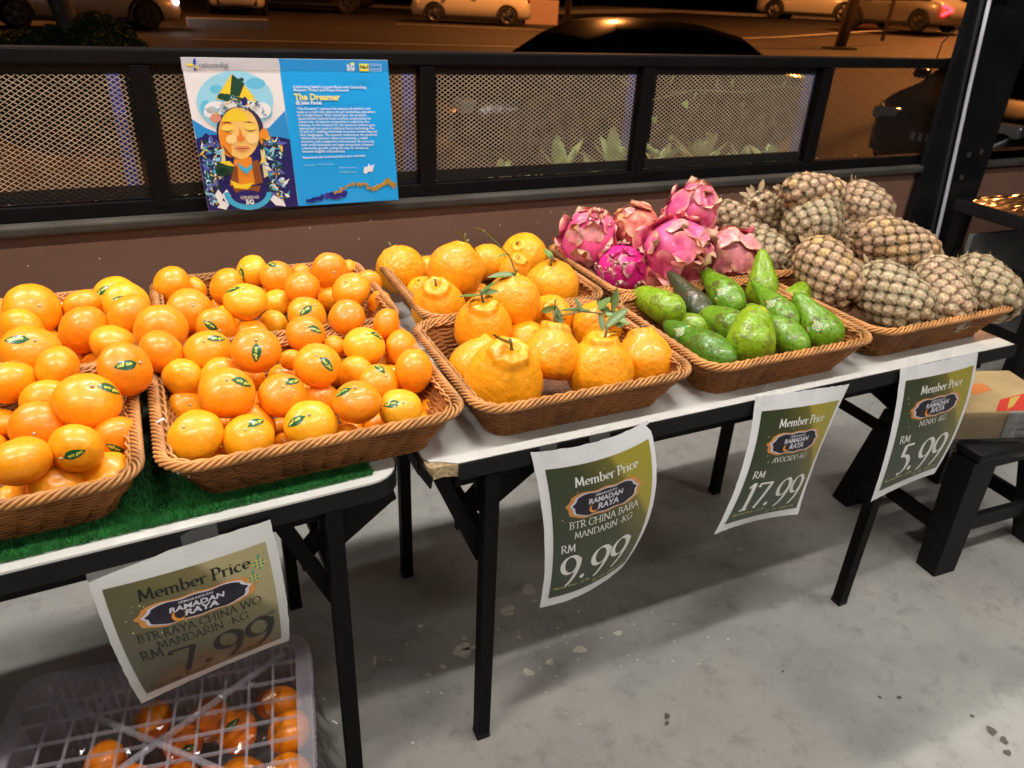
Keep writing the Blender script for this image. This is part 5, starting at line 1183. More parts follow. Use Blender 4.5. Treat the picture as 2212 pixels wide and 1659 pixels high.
def avocado_mat(name, c0, c1, spot):
    m = mat(name, c0, .3, spec=.5, coat=.18)
    nt, N, L, b = tuned(m); tc = N.new('ShaderNodeTexCoord')
    def nz(sc, det=4):
        n = N.new('ShaderNodeTexNoise'); n.inputs['Scale'].default_value = sc; n.inputs['Detail'].default_value = det; L.new(tc.outputs['Object'], n.inputs['Vector']); return n.outputs[0]
    def mixc(f0, f1, s, a, bb, k=1.0):
        r = N.new('ShaderNodeMapRange'); r.inputs[1].default_value = f0; r.inputs[2].default_value = f1; r.inputs[4].default_value = k; L.new(s, r.inputs[0])
        x = N.new('ShaderNodeMix'); x.data_type = 'RGBA'; L.new(r.outputs[0], x.inputs[0])
        if isinstance(a, tuple): x.inputs[6].default_value = (*a, 1)
        else: L.new(a, x.inputs[6])
        x.inputs[7].default_value = (*bb, 1); return x.outputs[2]
    c = mixc(.35, .65, nz(45), c0, c1)
    v = N.new('ShaderNodeTexVoronoi'); v.inputs['Scale'].default_value = 190; L.new(tc.outputs['Object'], v.inputs['Vector'])
    c = mixc(.25, .12, v.outputs[0], c, (c1[0] * 1.6 + .05, c1[1] * 1.3 + .04, c1[2] + .02), .5)
    c = mixc(.54, .60, nz(48, 9), c, (.08, .045, .014), spot)
    c = mixc(.64, .67, nz(170, 3), c, (.03, .02, .008), .85)
    L.new(c, b.inputs['Base Color'])
    bp = N.new('ShaderNodeBump'); bp.inputs['Strength'].default_value = .8; bp.inputs['Distance'].default_value = .004; L.new(nz(70, 6), bp.inputs['Height']); L.new(bp.outputs[0], b.inputs['Normal'])
    return m
AM = {'bright': avocado_mat('avocado_bright', (.19, .34, .008), (.27, .42, .012), .5), 'mid': avocado_mat('avocado_green', (.11, .25, .008), (.17, .33, .012), .7), 'dark': avocado_mat('avocado_dark', (.035, .05, .016), (.07, .065, .03), .85), 'deep': avocado_mat('avocado_deep', (.06, .17, .010), (.11, .24, .012), .5)}
AINFO = [('bright', .75, 'bright green mottled avocado, leftmost in the basket'), ('dark', .5, 'dark brownish green avocado with a brown neck, second from left at the back'), ('mid', .42, 'green avocado with patterned sticker, leaning at the back centre'),
         ('bright', .50, 'bright green avocado standing upright at the back'), ('bright', .7, 'yellowish green avocado lying behind the front left one'), ('mid', .8, 'round mottled green avocado in the middle of the basket'), ('deep', .6, 'long deep green avocado with patterned sticker, front left of the basket'),
         ('bright', .72, 'large bright green avocado with dark specks, front centre'), ('mid', .36, 'brown necked avocado with patterned sticker, resting on others in the middle'), ('mid', .55, 'long green avocado lying right of the large front one'), ('bright', .7, 'bright green avocado at the back right, behind a larger one'), ('mid', .5, 'big green avocado with patterned sticker, rightmost in the basket')]
KET = {2: (.45, .0), 6: (-.35, .3), 8: (.2, .1), 11: (.3, .5), }
for i, ((x0, y0, z0, x1, y1, z1, r), (mk, nk, lab)) in enumerate(zip(AVO, AINFO)):
    a, b = Vector((x0, y0, z0)), Vector((x1, max(y1, 1.035 + .5 * r), max(z1, .765 + .8 * r))); c = (a + b) / 2; L_ = (b - a).length + .75 * r; rr = random.Random(i)
    V = []; F = []; nu, nv = 32, 26; bx, by = rr.uniform(-1, 1), rr.uniform(-1, 1)
    for j in range(nv + 1):
        t = j / nv; s_ = -math.cos(PI * t)             # -1 neck .. 1 bulb
        u = (s_ + 1) / 2
        env = math.sqrt(max(0, 1 - s_ * s_)); env = env ** .82
        k = nk + (1 - nk) * (1 / (1 + math.exp(-(u - .42) * 11)))
        rad = r * min(1.0, env * 1.12) * k
        for q in range(nu):
            ph = 2 * PI * q / nu
            p = Vector((rad * math.cos(ph) + bx * r * .18 * (1 - u) ** 2, rad * math.sin(ph) + by * r * .18 * (1 - u) ** 2, s_ * L_ / 2))
            d = noise.noise(p * 22 + Vector((i * 5, 0, 0))) * .07 + noise.noise(p * 70) * .02; p.x *= 1 + d; p.y *= 1 + d; V.append(p)
    for j in range(nv):
        for q in range(nu): F.append((j * nu + q, j * nu + (q + 1) % nu, (j + 1) * nu + (q + 1) % nu, (j + 1) * nu + q))
    o = link('avocado', npmesh('avocado', V, F, AM[mk])); o.matrix_world = Matrix.Translation(c) @ basis(a, b).to_4x4()
    tag(o, lab, 'avocado', 'avocados in the wicker basket')
    tip = MB().tube([(bx * r * .18, by * r * .18, -L_ / 2 + .004), (bx * r * .18, by * r * .18, -L_ / 2 - .003)], [.005, .003], 7).build('stem_scar', M['twig'], o)
    if i in KET:
        bv = BVHTree.FromPolygons([Vector(v) for v in V], F)
        inv = o.matrix_world.inverted(); cl = inv @ CAMP; u_, sk = KET[i]
        ax = Vector((0, 0, u_ * L_ / 2)); dr = (cl - ax); dr.z = 0; dr.normalize()
        side = Vector((0, 0, 1)).cross(dr); e1 = (Vector((0, 0, 1)) * math.cos(.6 + sk) + side * math.sin(.6 + sk)); e2 = e1.cross(dr)
        cell = .0040
        for nm, par in (('sticker', 0), ('sticker', 1)):
            VV = []; FF = []
            cells = [(g, h) for g in range(-2, 3) for h in range(-2, 3)] + [(3, 3), (-3, -3), (4, 3), (-3, -4), (3, 4), (-2, 3)]
            for g, h in cells:
                if (g + h) % 2 != par: continue
                bI = len(VV)
                for dg, dh in ((0, 0), (1, 0), (1, 1), (0, 1)):
                    w = ax + dr * r * 3 + e1 * (g + dg) * cell + e2 * (h + dh) * cell
                    hit = bv.ray_cast(w, -dr)
                    VV.append((hit[0] + hit[1] * .0006) if hit[0] else w - dr * 2 * r)
                FF.append((bI, bI + 1, bI + 2, bI + 3))
            link(nm, npmesh(nm, VV, FF, (M['teal_st'], M['cream_st'])[par]), o)

# ------------------------------------------------------------------ dragon fruit: body and separate scales
DRAG = [[1.016, 1.674, 0.87, 1.014, 1.671, 0.87, 0.065], [1.159, 1.662, 0.9, 1.157, 1.658, 0.9, 0.058], [1.27, 1.588, 0.95, 1.267, 1.584, 0.95, 0.061], [1.05, 1.549, 0.83, 1.048, 1.546, 0.83, 0.06], [1.167, 1.489, 0.89, 1.165, 1.485, 0.89, 0.074], [1.354, 1.5, 0.86, 1.352, 1.497, 0.86, 0.059], [1.142, 1.519, 0.81, 1.14, 1.516, 0.81, 0.055]]
DM = vcol_mat('dragon_scale', .38, coat=.15, bump=.6, bump_scale=5, nzs=4, nza=.3)
def petal(seed, L_, w, lift, pinks, tipc, tipamt):
    rr = random.Random(seed); V = []; F = []; C = []; nu, nv = 8, 9
    for j in range(nv + 1):
        t = j / nv
        wd = w * (math.sin(PI * min(1, .22 + .70 * t)) ** .5) * (1 - .2 * t * t)
        if t > .95: wd *= .6
        for i in range(nu + 1):
            s_ = i / nu * 2 - 1
            # hug the body, then lift and roll outward at the tip
            out = .05 - .20 * t * t + (lift + .16) * t ** 5 + .10 * math.cos(s_ * PI / 2) * math.sin(PI * t) + .11 * noise.noise(Vector((s_ * 1.6 + seed, t * 2.5, seed * .7)))
            edge = abs(s_) ** 3; out += .10 * edge * t
            V.append((s_ * wd, out, t * L_ * (1 - .18 * edge)))
            k = max(edge * .8, t ** 3) * tipamt + .12 * noise.noise(Vector((s_ * 2, t * 3, seed)))
            k = max(0, min(1, k)); C.append(tuple(pinks[c] * (1 - k) + tipc[c] * k for c in range(3)))
    for j in range(nv):
        for i in range(nu): a = j * (nu + 1) + i; F.append((a, a + 1, a + nu + 2, a + nu + 1))
    n0 = len(V)
    V += [(x * .96, y - .03, z) for x, y, z in V]; C += [tuple(c * .75 for c in q) for q in C]
    F += [tuple(v + n0 for v in f[::-1]) for f in F]
    me = npmesh('scale', V, F, DM); set_tint(me, C); return me
PINK, HOT, SAL, CRM, GRN, PALE = (.84, .11, .30), (.74, .016, .24), (.86, .25, .20), (.76, .52, .20), (.36, .40, .12), (.85, .28, .32)
DSETS = {'pink': [petal(s, 1.0, .60, .10, PINK, CRM, .6) for s in (1, 2, 3)] + [petal(9, .8, .46, .24, PALE, GRN, .7)],
         'salmon': [petal(s, .95, .55, .03, SAL, CRM, .6) for s in (4, 5)] + [petal(14, .8, .44, .10, PALE, CRM, .7)],
         'hot': [petal(s, .62, .34, .10, HOT, (.62, .56, .36), 1.0) for s in (6, 7)] + [petal(16, .8, .36, .12, HOT, PINK, .5)],
         'pale': [petal(s, 1.0, .64, .06, PALE, CRM, .6) for s in (8, 10)] + [petal(11, .85, .44, .2, PINK, SAL, .8)]}
DINFO = [('pink', 'pink dragon fruit with creamy shrivelled tips, leftmost of the heap', (.1, -.25, 1), 1), ('salmon', 'salmon orange dragon fruit with smooth skin, behind the large pink one', (-.8, -.1, .5), 2), ('pink', 'topmost dragon fruit with a crown of curled pink scales', (.2, -.3, 1), 3),
         ('hot', 'magenta dragon fruit with small pale scales, lowest at the front left', (-.7, -.5, .5), 4), ('pink', 'largest pink dragon fruit in the centre of the heap', (.1, -.8, .35), 5), ('pale', 'pale pink dragon fruit on the right beside the pineapples', (.5, -.6, -.4), 6), ('salmon', 'dragon fruit mostly hidden at the bottom of the heap', (0, 0, 1), 7)]
dbody = {}
for k, c in (('pink', PINK), ('salmon', SAL), ('hot', HOT), ('pale', PALE)): dbody[k] = mat('dragon_skin', c, .4, coat=.15, noise_scale=30, noise_amt=.25, bump=.3, bump_scale=40)
for (x, y, z, _, _, _, r), (ks, lab, ax, seed) in zip(DRAG, DINFO):
    rr = random.Random(seed); t = thing('dragon_fruit', lab, 'dragon fruit', (x, y, z), 0, 'dragon fruit heaped in the basket')
    t.scale = (1.08, 1.08, 1.08); axv = Vector(ax).normalized(); t.rotation_mode = 'QUATERNION'; t.rotation_quaternion = axv.to_track_quat('Z', 'Y') @ Quaternion((0, 0, 1), seed * 1.7)
    R0 = r * 1.0; V = []; F = []; nu, nv = 28, 20
    for j in range(nv + 1):
        th = PI * j / nv
        for i in range(nu):
            ph = 2 * PI * i / nu; n = 1 + .07 * noise.noise(Vector((math.cos(ph) * 1.5 + seed, math.sin(ph) * 1.5, math.cos(th) * 2)))
            V.append((R0 * n * math.sin(th) * math.cos(ph), R0 * n * math.sin(th) * math.sin(ph), R0 * 1.12 * n * -math.cos(th)))
    for j in range(nv):
        for i in range(nu): F.append((j * nu + i, j * nu + (i + 1) % nu, (j + 1) * nu + (i + 1) % nu, (j + 1) * nu + i))
    link('body', npmesh('body', V, F, dbody[ks]), t)
    n = {'pink': 24, 'salmon': 15, 'hot': 26, 'pale': 18}[ks]
    for k in range(n):
        u = (k + .5) / n; th = PI * (.90 - .84 * u ** .85); ph = k * 2.39996 + rr.uniform(-.2, .2)
        nrm = Vector((math.sin(th) * math.cos(ph), math.sin(th) * math.sin(ph), math.cos(th)))
        p = Vector((nrm.x * R0, nrm.y * R0, nrm.z * R0 * 1.12)) * .95
        tan = Vector((-math.cos(th) * math.cos(ph), -math.cos(th) * math.sin(ph), math.sin(th)))
        tan = (tan - nrm * (.12)).normalized()
        xx = nrm.cross(tan).normalized(); m3 = Matrix((xx, tan.cross(xx).normalized() * -1, tan)).transposed()
        if m3.determinant() < 0: m3 = Matrix((-xx, nrm, tan)).transposed()
        o = link('scale', DSETS[ks][rr.randrange(3)] if ks != 'pink' else DSETS['pink'][rr.randrange(4)], t)
        s = R0 * rr.uniform(.75, 1.05) * (1 if u < .8 else .8); o.matrix_local = Matrix.Translation(p) @ m3.to_4x4() @ Matrix.Rotation(rr.uniform(-.25, .25), 4, 'Y') @ Matrix.Diagonal((s, s * rr.uniform(.8, 1.3), s, 1))
    MB().tube([(0, 0, -R0 * 1.08), (.003, 0, -R0 * 1.25)], [.008, .005], 8).build('stem', M['twig'], t)

# ------------------------------------------------------------------ pineapples: a core and separate eyes
PINE = [[1.444, 1.688, 0.93, 1.543, 1.635, 0.86, 0.045], [1.549, 1.647, 0.96, 1.627, 1.655, 0.87, 0.05], [1.523, 1.642, 0.85, 1.522, 1.472, 0.83, 0.055], [1.577, 1.571, 1.0, 1.738, 1.526, 0.98, 0.052], [1.712, 1.563, 0.97, 1.603, 1.484, 0.88, 0.073], [1.882, 1.622, 0.97, 1.88, 1.478, 0.91, 0.059], [1.469, 1.348, 0.92, 1.482, 1.191, 0.82, 0.064], [1.68, 1.378, 0.93, 1.817, 1.241, 0.87, 0.064], [1.545, 1.222, 0.88, 1.567, 1.051, 0.81, 0.066], [1.745, 1.195, 0.89, 1.652, 1.031, 0.81, 0.057], [1.861, 1.189, 0.88, 1.833, 1.02, 0.82, 0.059], [1.846, 1.577, 0.86, 1.766, 1.422, 0.83, 0.054]]
PM = vcol_mat('pineapple_eye', .6, bump=.7, bump_scale=4, vary=.18, nzs=2.6, nza=.55)
PCORE = mat('pineapple_core', (.06, .05, .028), .8, noise_scale=60, noise_amt=.4)
PDRY = mat('dry_bract', (.42, .30, .17), .8, noise_scale=80, noise_amt=.4, vary=.3)
def eye_mesh(seed, tone):
    rr = random.Random(seed); n = 6; V = []; C = []; F = []
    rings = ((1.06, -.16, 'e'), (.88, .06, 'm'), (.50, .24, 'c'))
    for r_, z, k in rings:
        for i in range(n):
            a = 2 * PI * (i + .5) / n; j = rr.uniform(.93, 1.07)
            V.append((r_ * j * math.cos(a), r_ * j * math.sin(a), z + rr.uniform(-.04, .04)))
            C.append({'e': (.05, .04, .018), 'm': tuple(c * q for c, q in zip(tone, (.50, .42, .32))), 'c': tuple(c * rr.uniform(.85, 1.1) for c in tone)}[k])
    for j in range(len(rings) - 1):
        for i in range(n): F.append((j * n + i, j * n + (i + 1) % n, (j + 1) * n + (i + 1) % n, (j + 1) * n + i))
    b = len(V); V.append((rr.uniform(-.08, .08), rr.uniform(-.15, .05), .47)); C.append(tuple(min(1, c * 1.45) for c in tone))
    F += [(2 * n + i, 2 * n + (i + 1) % n, b) for i in range(n)]
    # dry bract tip lying over the eye
    V += [(-.16, .30, .25), (.16, .30, .25), (rr.uniform(-.1, .1), -.12, .52 + rr.uniform(0, .2))]; C += [tuple(c * .8 for c in tone)] * 2 + [(.62, .46, .28)]
    F += [(b + 1, b + 3, b + 2)]
    me = npmesh('eye', V, [f for f in F], PM, False); set_tint(me, C); return me
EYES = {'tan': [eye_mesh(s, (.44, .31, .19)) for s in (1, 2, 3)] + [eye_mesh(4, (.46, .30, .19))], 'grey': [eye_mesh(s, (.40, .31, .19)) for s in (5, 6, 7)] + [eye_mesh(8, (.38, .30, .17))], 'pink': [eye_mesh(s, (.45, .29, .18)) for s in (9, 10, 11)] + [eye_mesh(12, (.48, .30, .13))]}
PINFO = [('tan', 'leftmost small pineapple with a pale cut crown tip', 0), ('tan', 'upright pineapple with a dried crown stub, second from left at the back', 0), ('grey', 'greyish pineapple lying beside the pale pink dragon fruit', 1), ('pink', 'topmost pineapple, lying sideways on the heap', 0), ('grey', 'plump pineapple directly under the topmost one', 0),
         ('tan', 'pineapple at the back right with a dry crown stub', 0), ('pink', 'pinkish pineapple leaning behind the front basket rim, left side', 0), ('pink', 'long pinkish brown pineapple in the middle, sloping right', 0), ('grey', 'large grey green pineapple at the front left corner', 0), ('tan', 'brown pineapple second from right in the front row', 0), ('grey', 'rightmost pineapple at the end of the table', 0), ('tan', 'pineapple wedged in the middle of the heap', 0)]
bract_me = leaf_mesh('dry_bract', 1.0, .45, .5, PDRY, 3, .3)
for i, ((x0, y0, z0, x1, y1, z1, r), (ks, lab, fl_)) in enumerate(zip(PINE, PINFO)):
    a, b = Vector((x0, y0, z0)), Vector((x1, y1, z1))       # a = crown end, b = base
    if fl_: a, b = b, a
    r *= 1.17
    c = (a + b) / 2; L_ = (b - a).length + .30 * r; rr = random.Random(i + 40)
    t = thing('pineapple', lab, 'pineapple', c, 0, 'pineapples heaped at the right end'); t.rotation_mode = 'QUATERNION'; t.rotation_quaternion = basis(b, a).to_quaternion()
    def prof(s_): return r * .90 * (max(0, 1 - abs(s_) ** 3.2)) ** .55 * (1 - .07 * s_)
    V = []; F = []; nu, nv = 20, 16
    for j in range(nv + 1):
        s_ = -math.cos(PI * j / nv)
        for q in range(nu): ph = 2 * PI * q / nu; V.append((prof(s_) * .97 * math.cos(ph), prof(s_) * .97 * math.sin(ph), s_ * L_ / 2 * .97))
    for j in range(nv):
        for q in range(nu): F.append((j * nu + q, j * nu + (q + 1) % nu, (j + 1) * nu + (q + 1) % nu, (j + 1) * nu + q))
    link('core', npmesh('core', V, F, PCORE), t)
    # eyes on a phyllotaxis spiral, spaced by surface area
    S_n = 400; zs = np.linspace(-.985, .985, S_n); pr = np.array([prof(s) for s in zs]); dz = L_ / 2 * (zs[1] - zs[0]); dr_ = np.gradient(pr)
    area = np.cumsum(2 * PI * pr * np.sqrt(dz * dz + dr_ * dr_)); er = .0156 * (1.0 + (.06 if r > .06 else -.02)); N_e = int(area[-1] / (er * er * 2.75))
    for k in range(N_e):
        A0 = (k + .5) / N_e * area[-1]; j = int(np.searchsorted(area, A0)); s_ = zs[min(j, S_n - 1)]; ph = k * 2.399963
        rad = prof(s_); h = .01; sl = (prof(min(.995, s_ + h)) - prof(max(-.995, s_ - h))) / (2 * h * L_ / 2)
        n = Vector((math.cos(ph), math.sin(ph), -sl)).normalized(); p = Vector((rad * math.cos(ph), rad * math.sin(ph), s_ * L_ / 2))
        upz = (Vector((0, 0, 1)) - n * n.z)
        if upz.length < .1: upz = Vector((math.cos(ph), math.sin(ph), 0))
        upz.normalize(); xx = upz.cross(n)
        m3 = Matrix((xx, upz, n)).transposed(); s = er * rr.uniform(.93, 1.03)
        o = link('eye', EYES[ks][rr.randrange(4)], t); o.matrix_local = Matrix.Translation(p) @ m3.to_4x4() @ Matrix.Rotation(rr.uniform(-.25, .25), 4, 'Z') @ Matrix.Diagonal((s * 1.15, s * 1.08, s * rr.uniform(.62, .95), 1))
    # dry stub of the crown
    for k in range(16):
        a_ = rr.uniform(0, 6.28); q = rr.uniform(.1, .5) * r
        o = link('dry_bract', bract_me, t, (q * math.cos(a_), q * math.sin(a_), L_ / 2 * .93)); o.rotation_euler = (rr.uniform(-.4, .4), -rr.uniform(.2, 1.2), a_); s = rr.uniform(.012, .03) * (1.3 if i in (0, 1, 5) else 1); o.scale = (s, s, s)
    m = MB()
    for k in range(240):
        s_ = rr.uniform(-.9, .95); ph = rr.uniform(0, 6.28); rad = prof(s_); p = Vector((rad * math.cos(ph), rad * math.sin(ph), s_ * L_ / 2)); d = Vector((math.cos(ph) * .8 + rr.uniform(-.6, .6), math.sin(ph) * .8 + rr.uniform(-.6, .6), rr.uniform(.2, 1.2))) * rr.uniform(.006, .016)
        w = Vector((rr.uniform(-1, 1), rr.uniform(-1, 1), 0)) * .0009; p = p * 1.03
        m.add([p - w, p + w, p + d], [(0, 1, 2)])
    o = m.build('dry_fibre', PDRY, t); o['kind'] = 'stuff'
# ------------------------------------------------------------------ plastic crate with mandarins under the left table
def crate_mat():
    m = mat('crate_plastic', (.52, .49, .55), .3, spec=.5, alpha=.29, noise_scale=8, noise_amt=.15, bump=.2, bump_scale=60); return m
M['crate'] = crate_mat()
CR = R(-9)
ct = thing('plastic_crate', 'translucent lilac plastic lattice crate on the floor under the left table', 'crate', (-.165, 1.005, 0), CR)
CZ = .285; cw, cd = .262, .20
P = rrect(-cw, cw, -cd, cd, .05, 6); Q = rrect(-cw + .028, cw - .028, -cd + .026, cd - .026, .03, 6)
n = len(P)
V = [(x, y, CZ) for x, y in P] + [(x, y, CZ) for x, y in Q] + [(x, y, CZ - .008) for x, y in P] + [(x, y, CZ - .008) for x, y in Q]
F = []
for i in range(n):
    j = (i + 1) % n; F += [(i, j, n + j, n + i), (2 * n + j, 2 * n + i, 3 * n + i, 3 * n + j), (i, 2 * n + i, 2 * n + j, j), (n + i, n + j, 3 * n + j, 3 * n + i)]
link('top_frame', npmesh('top_frame', V, F, M['crate'], False), ct)
m = MB()
for k in range(1, 11): x = -cw + .028 + (2 * cw - .056) * k / 11; m.box((x, 0, CZ - .006), (.0042, 2 * cd - .052, .006))
for k in range(1, 8): y = -cd + .026 + (2 * cd - .052) * k / 8; m.box((0, y, CZ - .0062), (2 * cw - .056, .0042, .0055))
m.build('lattice', M['crate'], ct)
m = MB(); m.bar((-cw + .05, cd - .05, CZ - .001), (cw - .03, -cd + .03, CZ - .001), .009, .007); m.bar((cw - .05, cd - .05, CZ - .0015), (-cw + .03, -cd + .03, CZ - .0015), .009, .007)
m.build('cross_brace', M['crate'], ct)
B2 = rrect(-cw + .02, cw - .02, -cd + .018, cd - .018, .04, 6)
V = [(x * .995, y * .995, CZ - .009) for x, y in P] + [(x, y, .004) for x, y in B2]
link('side_wall', npmesh('side_wall', V, [(i, (i + 1) % n, n + (i + 1) % n, n + i) for i in range(n)] + [tuple(range(n, 2 * n))], M['crate'], False), ct)
m = MB()
for k in range(26):
    f = k / 25 * 2 - 1; 
    for s in (-1, 1): m.bar((f * (cw - .04), s * (cd + .001), CZ - .01), (f * (cw - .05), s * (cd - .016), .02), .006, .004)
    if abs(f) < .9:
        for s in (-1, 1): m.bar((s * (cw + .001), f * (cd - .03), CZ - .01), (s * (cw - .018), f * (cd - .04), .02), .006, .004)
m.build('side_rib', M['crate'], ct)['kind'] = 'stuff'
V = [(x, y, z) for z in (.004,) for x, y in B2]
# mandarins inside
rr = random.Random(17); placed = []; Rz = Matrix.Rotation(CR, 4, 'Z')
spots = [(.20, .10, .20), (.12, .045, .215), (.215, .02, .215), (.135, -.05, .205), (.21, -.07, .21), (.03, -.03, .20), (.02, .07, .18), (.06, .13, .16), (-.06, -.10, .215), (.05, -.12, .21), (.14, -.14, .20), (-.02, .02, .14), (-.10, -.04, .13), (-.13, -.15, .20), (.18, .155, .14), (-.04, -.17, .19), (.10, .0, .13), (.2, -.15, .2), (-.19, -.12, .12), (-.03, .10, .22), (-.10, .03, .215), (-.05, -.03, .22), (-.14, -.07, .20), (.08, -.07, .225), (-.12, -.17, .22)]
names = placename([(i, tuple(Rz @ Vector(s))) for i, s in enumerate(spots)], 4.8)
for i, (x, y, z) in enumerate(spots):
    p = ct.location + Rz @ Vector((x, y, z)); v = i % 4
    o = link('mandarin', MM[v], None, p); r = rr.uniform(.036, .043); o.scale = (r, r, r); o.rotation_euler = (rr.uniform(-1.2, 1.2), rr.uniform(-1.2, 1.2), rr.uniform(0, 6)); o.color = (.93, .22 + rr.uniform(-.03, .05), .006, 1)
    st = i in (1, 6, 9)
    tag(o, 'mandarin%s inside the lilac crate, %s' % (' with leaf sticker' if st else '', names[i]), 'mandarin', 'mandarins inside the plastic crate')
    if st: s = link('sticker', SM[v][0], o); link('lettering', SM[v][1], s)
# clear wrap, crumpled, over the crate and spilling on the floor
def film_mat():
    m = bpy.data.materials.new('clear_film'); m.use_nodes = True; nt = m.node_tree; N = nt.nodes; L = nt.links; b = N['Principled BSDF']; out = N['Material Output']
    N.remove(b); tr = N.new('ShaderNodeBsdfTransparent'); gl = N.new('ShaderNodeBsdfGlossy'); gl.inputs['Roughness'].default_value = .12; mx = N.new('ShaderNodeMixShader'); fr = N.new('ShaderNodeFresnel'); fr.inputs[0].default_value = 1.5
    ad = N.new('ShaderNodeMath'); ad.operation = 'MULTIPLY_ADD'; ad.inputs[1].default_value = .8; ad.inputs[2].default_value = .06; L.new(fr.outputs[0], ad.inputs[0]); L.new(ad.outputs[0], mx.inputs[0]); L.new(tr.outputs[0], mx.inputs[1]); L.new(gl.outputs[0], mx.inputs[2]); L.new(mx.outputs[0], out.inputs[0]); return m
M['film'] = film_mat()
def film(name, label, x0, x1, y0, y1, zf, amp, n, seed, base=None):
    V = []; F = []
    for j in range(n + 1):
        for i in range(n + 1):
            x = x0 + (x1 - x0) * i / n; y = y0 + (y1 - y0) * j / n; q = Vector((x * 26, y * 26, seed))
            h = abs(noise.noise(q)) * amp + abs(noise.noise(q * 2.7)) * amp * .5; w = Vector((noise.noise(q * 1.3 + Vector((9, 0, 0))), noise.noise(q * 1.3 + Vector((0, 9, 0))), 0)) * amp * .8
            V.append(Vector((x, y, zf(x, y) + h)) + w)
    for j in range(n):
        for i in range(n): a = j * (n + 1) + i; F.append((a, a + 1, a + n + 2, a + n + 1))
    o = link(name, npmesh(name, V, F, M['film'], False), base); 
    return tag(o, label, 'plastic wrap') if label else o
o = film('plastic_wrap', 'crumpled clear plastic wrap inside the lilac crate', -.20, .21, -.19, .12, lambda x, y: .235 + .012 * math.sin(x * 9), .022, 44, 3); o.location = (-.165, 1.005, 0); o.rotation_euler = (0, 0, CR)
o = film('plastic_wrap', 'crumpled clear plastic wrap on the floor right of the crate', .085, .15, .80, 1.32, lambda x, y: .02 + .20 * max(0, (.14 - x) / .06) * (1 if y < 1.15 else .4), .022, 44, 8)

# ------------------------------------------------------------------ stool with wrapped carton at the right
st = thing('plastic_stool', 'black plastic step stool with splayed legs at the right end', 'stool', (2.12, 1.16, 0), R(-3))
SZ = .385
MB().box((0, 0, SZ - .014), (.37, .34, .028), None, .01).build('seat', M['black_plastic'], st)
MB().box((0, 0, SZ - .05), (.33, .30, .045), None, .004).build('apron', M['black_plastic'], st)
def leg_pts(sx, sy):
    t0 = Vector((sx * .14, sy * .125, SZ - .03)); b0 = Vector((sx * .205, sy * .175, 0)); V = []
    for c, w, d in ((t0, .095, .075), (b0, .082, .065)):
        for a, e in ((-.5, -.5), (.5, -.5), (.5, .5), (-.5, .5)): V.append((c.x + a * w, c.y + e * d, c.z))
    return V
for sx in (-1, 1):
    for sy in (-1, 1): MB().add(leg_pts(sx, sy), [(0, 1, 5, 4), (1, 2, 6, 5), (2, 3, 7, 6), (3, 0, 4, 7), (4, 5, 6, 7), (3, 2, 1, 0)]).build('leg', M['black_plastic'], st)
for s in (-1, 1):
    MB().box((0, s * .158, .13), (.34, .018, .05)).build('stretcher', M['black_plastic'], st)
    MB().box((s * .185, 0, .115), (.018, .29, .045)).build('stretcher', M['black_plastic'], st)
M['carton'] = mat('carton', (.52, .36, .17), .75, noise_scale=10, noise_amt=.12, coat=.3)
M['carton_red'] = mat('carton_print', (.62, .05, .03), .5); M['carton_orange'] = mat('carton_print_orange', (.75, .24, .07), .5); M['foil'] = mat('foil', (.6, .6, .62), .3, metal=.6, bump=.8, bump_scale=50)
cb = thing('carton', 'flat tan carton wrapped in clear plastic on the black stool', 'carton', (2.11, 1.155, SZ), R(-18))
MB().box((0, 0, .05), (.34, .25, .09), None, .004).build('box', M['carton'], cb)
bx_ = MB().prism([(-.06, -.03), (.02, .0), (.02, .04), (-.05, .03)], .0955, .096).build('print', M['carton_orange'], cb)
MB().prism([(-.06, -.123), (.12, -.12), (.12, -.02), (.0, -.06)], .0955, .0962).build('print', M['carton_red'], cb)
MB().prism([(-.02, -.115), (.01, -.10), (.08, -.04), (.04, -.05)], .0963, .0966).build('print', M['yellow_ink'], cb)
V = []; F = []; nn = 20
for j in range(9):
    for i in range(nn + 1):
        x = -.02 + .2 * i / nn; z = .098 - .011 * j; V.append((x, -.128 - .006 * abs(noise.noise(Vector((x * 40, z * 60, 1)))), z))
for j in range(8):
    for i in range(nn): a = j * (nn + 1) + i; F.append((a, a + 1, a + nn + 2, a + nn + 1))
link('foil_corner', npmesh('foil_corner', V, F, M['foil'], False), cb)
film('wrap', None, -.18, .18, -.150, -.128, lambda x, y: .09 + (y + .128) * 6, .006, 16, 4, cb)

# ------------------------------------------------------------------ wrapped counter at the far right
t = thing('black_counter', 'black rack topped with clear plastic and a white edge strip at the right', 'rack', (2.76, 1.50, 0), R(-4))
MB().box((.5, .17, .80), (1.0, .46, .05), None, .01).build('top', M['black_gloss'], t)
MB().box((.5, -.064, .772), (1.0, .008, .016)).build('edge_strip', M['edge_white'], t)
M['grey_panel'] = mat('grey_panel', (.16, .16, .155), .6, noise_scale=8, noise_amt=.2)
for k, (x, y) in enumerate(((.02, -.04), (.02, .36), (.95, -.04), (.95, .36))): MB().box((x, y, .385), (.045, .045, .77)).build('leg', M['black_steel'], t)
for z in (.62, .40, .14): MB().box((.5, -.04, z), (.95, .03, .03)).build('rail', M['black_steel'], t); MB().box((.02, .16, z), (.03, .40, .03)).build('rail', M['black_steel'], t)
for k in range(7): MB().box((.14 + .12 * k, -.02, .44), (.05, .01, .60)).build('slat', M['black_plastic'], t)
MB().box((.5, .32, .45), (.9, .02, .5)).build('back_panel', M['grey_panel'], t)
film('plastic_cover', None, 0, 1.0, -.06, .38, lambda x, y: .828, .008, 30, 12, t)
